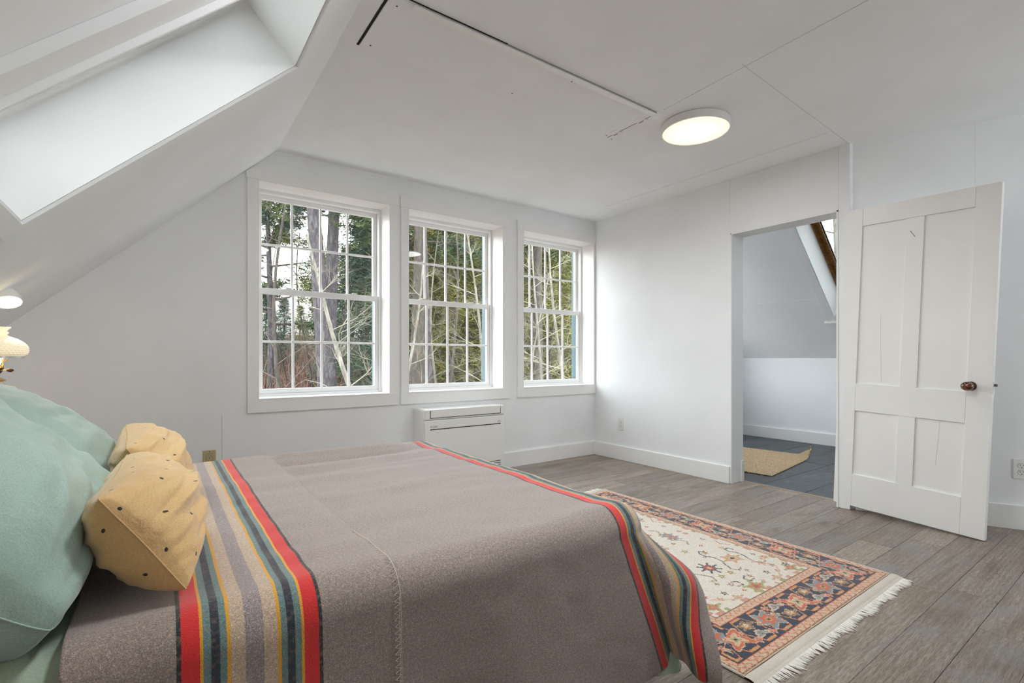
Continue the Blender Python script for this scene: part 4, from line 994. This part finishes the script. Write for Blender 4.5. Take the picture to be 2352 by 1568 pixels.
jo = grid_mesh('braided_field', np.stack([Xj, Vv+.003*np.sin(U*210)*(ed < .02), Zj], -1), M_jute, jm); sm = jo.modifiers.new('s', 'SOLIDIFY'); sm.thickness = .007; sm.offset = -1
cp = Vector((Xj[-1, 0], Vv[-1, 0], Zj[-1, 0]))
MB().tube([cp+Vector((-.03, .0, -.012)), cp+Vector((.0, .0, .0)), cp+Vector((.012, .002, .012)), cp+Vector((.004, .004, .028)), cp+Vector((-.002, .004, .034))], [.008, .008, .007, .0075, .004], 10).build('corner_knot', M_jute, jm, smooth=True)

# ================================================================== OUTSIDE
GZ = -2.9
TER = lambda y: .15*np.clip(np.asarray(y, float)-8, 0, 40)
gx, gy = np.meshgrid(np.linspace(-40, 90, 90), np.linspace(5.2, 120, 80), indexing='ij')
ground = grid_mesh('ground', np.stack([gx, gy, GZ+.5*vnoise(gx, gy, 3, .12)+TER(gy)], -1), leaf('leaf_litter', srgb(88, 67, 52), srgb(105, 84, 67), srgb(120, 102, 83)))
tag(ground, kind='structure')
def gz(x, y):
    return GZ+.5*float(vnoise(np.array([[x]]), np.array([[y]]), 3, .12)[0, 0])+float(TER(y))
TAN = lambda px: (np.array([.583*1130+.812*(px-1176), .812*1130-.583*(px-1176)]))
def at(px, Y):
    d = TAN(px); return (d[0]/d[1]*Y, Y)
def branch(mb, p, d, ln, r, depth, rnd, spread=.6, droop=0.0, ends=None, n=5, up=.1):
    seg = 4; pts = [p]; q = Vector(p); dd = Vector(d).normalized()
    for i in range(seg):
        dd = (dd+Vector((rnd.gauss(0, .13), rnd.gauss(0, .13), rnd.gauss(0, .10)+up-droop))*.8).normalized(); q = q+dd*ln/seg; pts.append(q.copy())
    rs = [r*(1-.8*i/seg) for i in range(seg+1)]; mb.tube(pts, rs, n if r > .02 else 3, False)
    if ends is not None and depth <= 1: ends += [(pts[k], dd.copy()) for k in range(1, seg+1)]
    if depth > 0:
        for i in range(1, seg+1):
            for _ in range(1 if (depth > 2 and i < 2) else rnd.choice((1, 2))):
                s = Vector((rnd.gauss(0, 1), rnd.gauss(0, 1), rnd.gauss(0, .6))).normalized()
                nd = (dd*.75+s*spread).normalized(); branch(mb, pts[i], nd, ln*rnd.uniform(.42, .66), rs[i]*.62, depth-1, rnd, spread, droop, ends, n, up)
def tufts(pts, per, size, flat=.6, seed=1, wdt=.16):
    r = np.random.default_rng(seed); P = np.repeat(np.array([tuple(p) for p in pts]), per, axis=0); N = len(P)
    d = r.normal(size=(N, 3)); d[:, 2] *= flat; d /= np.linalg.norm(d, axis=1)[:, None]
    P = P+r.normal(size=(N, 3))*size*.45*np.array([1, 1, .55]); s = size*r.uniform(.6, 1.2, (N, 1)); k = np.cross(d, r.normal(size=(N, 3))); k /= np.linalg.norm(k, axis=1)[:, None]
    V = np.stack([P-k*s*wdt*.5, P+k*s*wdt*.5, P+d*s], 1).reshape(-1, 3); F = np.arange(N*3).reshape(-1, 3); return V, F
def trunk_pts(x, y, h, lean=(0, 0), wob=.1, seed=0, n=12, z0=None):
    r = random.Random(seed); z0 = gz(x, y)-.2 if z0 is None else z0; out = []
    for i in range(n+1):
        t_ = i/n; out.append(Vector((x+lean[0]*t_*h+wob*math.sin(t_*5+seed), y+lean[1]*t_*h+wob*math.cos(t_*4+seed), z0+h*t_)))
    return out
def pine(name, label, px, Y, h, r, lean, seed, first, group=None, mat=M_leafP, bark_=M_barkP, nb=26, blen=2.6, tsize=.22, per=9, bside=None, wob=.12):
    """tall pine: trunk, long level boughs, flat plates of needles"""
    x, y = at(px, Y); rnd = random.Random(seed); T = trunk_pts(x, y, h, lean, wob, seed)
    root = empty(name, (x, y, T[0].z)); tag(root, label, 'tree', group); off = Vector((x, y, T[0].z))
    mb = MB().tube([p-off for p in T], [r*(1-.65*i/12) for i in range(13)], 14); mb.build('trunk', bark_, root, smooth=True)
    ends = []; bm_ = MB()
    for k in range(nb):
        t_ = first+(1-first)*k/nb; i = min(int(t_*12), 11); p = T[i].lerp(T[i+1], t_*12-i); a = k*2.4+rnd.random()
        L_ = blen*(1.15-t_)*rnd.uniform(.7, 1.15)
        branch(bm_, p-off, Vector((math.cos(a), math.sin(a), .12)), L_, .045*(1.2-t_), 2, rnd, .55, .02, ends, 5, .02)
    tag(bm_.build('boughs', M_twigd, root), kind='stuff')
    V, F = tufts([e[0] for e in ends], per, tsize, .5, seed); np_mesh('needles', V, F, mat, root)
    return root
def copy_tree(root, x, y, s, rz, label=None, group=None):
    c = root.copy(); COL.objects.link(c); c.location = (x, y, gz(x, y)-.2); c.scale = (s, s, s); c.rotation_euler = (0, 0, rz)
    for ch in root.children: k = ch.copy(); COL.objects.link(k); k.parent = c
    if label: c['label'] = label
    if group: c['group'] = group
    return c
def bare(name, label, x, y, h, r, lean, seed, bark_=M_barkG, tw=M_twig, nb=14, blen=1.6, first=.2, depth=3, group=None, spread=.6, up=.05):
    rnd = random.Random(seed); T = trunk_pts(x, y, h, lean, .26, seed); off = Vector(T[0])
    root = empty(name, off); tag(root, label, 'tree', group)
    MB().tube([p-off for p in T], [r*(1-.75*i/12) for i in range(13)], 9).build('trunk', bark_, root, smooth=True)
    b_ = MB()
    for k in range(nb):
        t_ = first+(1-first)*k/nb; i = min(int(t_*12), 11); p = T[i].lerp(T[i+1], t_*12-i); a = k*2.4+rnd.random()*1.4
        branch(b_, p-off, Vector((math.cos(a), math.sin(a), .35)), blen*(1.2-t_)*rnd.uniform(.7, 1.2), max(.008, r*.32*(1.1-t_)), depth, rnd, spread, .0, None, 4, up)
    tag(b_.build('branches', tw, root), kind='stuff'); return root
# twin pines in the left window
pine('pine_tree', 'tall dark pine in the left window, the left of the two leaning trunks', 747, 12.5, 13, .235, (-.035, 0), 1, .56, nb=20, blen=2.6)
pine('pine_tree', 'right trunk of the dark pine pair in the left window', 768, 12.9, 13, .21, (-.004, 0), 4, .52, nb=24, blen=2.9, mat=M_leafB)
pine('pine_tree', 'pine at the left edge of the left window with a flat green bough high up', 610, 16, 12.5, .10, (.01, 0), 7, .30, nb=26, blen=2.3)
pine('pine_tree', 'old rough-barked pine at the left edge of the middle window', 950, 10.0, 12, .22, (.01, 0), 12, .60, nb=16, blen=2.0, bark_=M_barkB)
pine('pine_tree', 'second dark trunk behind the old pine in the middle window', 972, 12.4, 12, .17, (.008, 0), 14, .55, nb=14, blen=2.0)
pine('pine_tree', 'thick grey trunk seen in the middle of the right window', 1243, 11.0, 12, .20, (-.006, 0), 16, .60, nb=14, blen=2.0, bark_=M_barkB)
bare('birch_tree', 'leaning pale-barked tree at the lower right of the left window', *at(1030, 8.0), 6.2, .075, (-.42, .0), 21, nb=18, blen=1.9, first=.12)
bare('birch_tree', 'pale leaning sapling crossing the old pine in the middle window', *at(930, 8.2), 6.0, .055, (.03, 0), 22, nb=16, blen=1.5, first=.15)
bare('bare_tree', 'dark slender bare tree between middle panes of the middle window', *at(1052, 8.6), 7.5, .05, (-.03, 0), 23, M_barkB, M_twigd, nb=16, blen=1.6, first=.25)
bare('bare_tree', 'pale branching tree near the right side of the middle window', *at(1108, 7.6), 6.6, .05, (-.05, 0), 24, nb=18, blen=1.7, first=.15)
bare('bare_tree', 'twiggy pale tree just outside the right window, left panes', *at(1212, 7.0), 6.4, .045, (.03, 0), 25, nb=18, blen=1.5, first=.12)
bare('bare_tree', 'mossy grey tree just outside the right window, right panes', *at(1296, 7.6), 7.0, .06, (-.04, 0), 26, nb=18, blen=1.7, first=.15)
bare('bare_tree', 'bare tree with fine twigs against the sky, upper left of the left window', *at(640, 11.5), 8.2, .06, (.03, 0), 27, M_barkB, M_twigd, nb=18, blen=2.2, first=.35)
bare('bare_tree', 'leafless tree beyond the skylight of the next room', 13.5, 4.9, 11.5, .16, (-.02, .0), 28, M_barkG, M_twigd, nb=22, blen=3.2, first=.4)
# evergreens and bare trunks that close the view
kinds = []
def evergreen(seed, mat, h, wd_, npts, size):
    r = random.Random(seed); root = empty('evergreen_tree'); off = Vector((0, 0, 0))
    MB().tube([(0.1*math.sin(i), 0.05*math.cos(i), h*i/10) for i in range(11)], [.13*(1-.08*i) for i in range(11)], 8).build('trunk', M_barkB, root, smooth=True)
    P = []
    for k in range(npts):
        t_ = .22+.78*(k/npts)**.9; L_ = wd_*(1.05-t_)**.75; a = k*2.39996; rr_ = L_*(r.random()**.6)
        P.append((math.cos(a)*rr_+r.gauss(0, .12), math.sin(a)*rr_+r.gauss(0, .12), h*t_-.12*rr_+r.gauss(0, .10)))
    V, F = tufts(P, 16, size, .5, seed, .13); np_mesh('foliage', V, F, mat, root); return root
ev = [evergreen(41, M_leafY, 7.5, 1.9, 1100, .22), evergreen(42, M_leafO, 9, 2.3, 1200, .24), evergreen(43, M_leafB, 9, 2.2, 1200, .24)]
ORD = ['leftmost', 'second from left', 'third from left', 'fourth from left', 'fifth from left', 'sixth from left', 'seventh from left', 'eighth from left', 'ninth from left', 'tenth from left', 'eleventh from left', 'twelfth from left']
def win_of(px): return ('left', 'middle', 'right')[0 if px < 900 else 1 if px < 1160 else 2]
def by_window(items, what):      # items: list of (px, kind) -> label telling each by window and order
    out = []
    for px, k in items:
        w_ = win_of(px); same = sorted(q for q, kk in items if kk == k and win_of(q) == w_)
        pos = ORD[same.index(px)]+' ' if len(same) > 1 else ''
        out.append('%s in the woods, %sseen through the %s window' % (what[k], pos, w_))
    return out
rf = random.Random(17); used = [False]*3
EV = [(690, 30, 0, .5), (652, 24, 2, .5), (724, 27, 1, .5), (806, 19, 2, .74), (846, 15, 2, .92), (860, 22, 1, .95), (612, 21, 2, .5), (764, 31, 1, .55), (938, 17, 1, 1), (950, 24, 2, 1.2), (985, 15, 0, .95), (1012, 19, 1, 1.2), (1042, 24, 2, 1.4), (1068, 13.5, 0, .95), (1090, 18, 1, 1.15), (1116, 14, 0, 1.1), (1124, 19, 2, 1.4), (1204, 12.5, 0, 1.0), (1218, 16, 1, 1.3), (1238, 20, 2, 1.5), (1268, 12, 0, 1.0), (1298, 15, 1, 1.3), (1318, 12.5, 0, 1.15), (1330, 17, 2, 1.5), (1000, 31, 1, 1.8), (1078, 30, 2, 1.9), (1190, 28, 1, 1.9), (1284, 25, 2, 1.8), (866, 32, 2, 1.1)]
EL = by_window([(e[0], e[2]) for e in EV], ['yellow-green bushy evergreen', 'olive evergreen', 'dark blue-green evergreen'])
for (px, Y, k, s), lb in zip(EV, EL):
    x, y = at(px, Y)
    if not used[k]:
        used[k] = True; o = ev[k]; o.location = (x, y, gz(x, y)-.2); o.scale = (s,)*3; tag(o, lb, 'tree', 'evergreens in the woods outside')
    else: copy_tree(ev[k], x, y, s, rf.random()*6, lb)
SP = [(700, 15, 0), (1002, 11.5, 1)]+[(px, Y, i % 2) for i, (px, Y) in enumerate(((665, 19), (714, 21), (790, 17), (815, 20), (832, 13), (944, 13), (1010, 13.5), (1038, 16), (1062, 11), (1085, 15), (1118, 11), (1202, 10), (1228, 13.5), (1252, 9.5), (1283, 10.5), (1316, 10), (1326, 12), (745, 24), (625, 24), (965, 17), (1025, 10.2), (1209, 11.4), (1270, 14)))]
SL = by_window([(e[0], e[2]) for e in SP], ['thin brown bare sapling', 'thin pale bare sapling'])
sap = bare('sapling', SL[0], *at(700, 15), 6.5, .045, (0, 0), 51, M_barkB, M_twigd, nb=14, blen=1.5, first=.2, depth=3, group='bare saplings in the woods')
sap2 = bare('sapling', SL[1], *at(1002, 11.5), 7, .05, (.01, 0), 52, M_barkG, M_twig, nb=14, blen=1.5, first=.15, depth=3, group='bare saplings in the woods')
for (px, Y, k), lb in list(zip(SP, SL))[2:]:
    x, y = at(px, Y); copy_tree(sap2 if k else sap, x, y, rf.uniform(.8, 1.2), rf.random()*6, lb)
# russet brush and dead stems under the trees
N = 42000; r = np.random.default_rng(5); bx_ = r.uniform(-3, 34, N); by_ = r.uniform(9.5, 34, N); keep = (bx_/by_ < 1.35) & (bx_/by_ > 0); bx_, by_ = bx_[keep], by_[keep]; N = len(bx_)
b0_ = np.stack([bx_, by_, GZ+.5*vnoise(bx_, by_, 3, .12)+TER(by_)-.05], -1); hh = r.uniform(1.0, 2.7, (N, 1)); dv = r.normal(size=(N, 3))*.22; dv[:, 2] = 1
sd = r.normal(size=(N, 3)); sd[:, 2] = 0; sd /= np.linalg.norm(sd, axis=1)[:, None]; sd *= .02
V = np.stack([b0_-sd, b0_+sd, b0_+dv*hh], 1).reshape(-1, 3); F = np.arange(N*3).reshape(-1, 3)
tip = (b0_+dv*hh*.8); V2, F2 = tufts([tuple(p) for p in tip[::2]], 3, .22, 1, 9, .10)
tag(np_mesh('brush', np.concatenate([V, V2]), np.concatenate([F, F2+len(V)]), M_brush), 'russet brush and dead stems under the trees outside', 'undergrowth', kind='stuff')
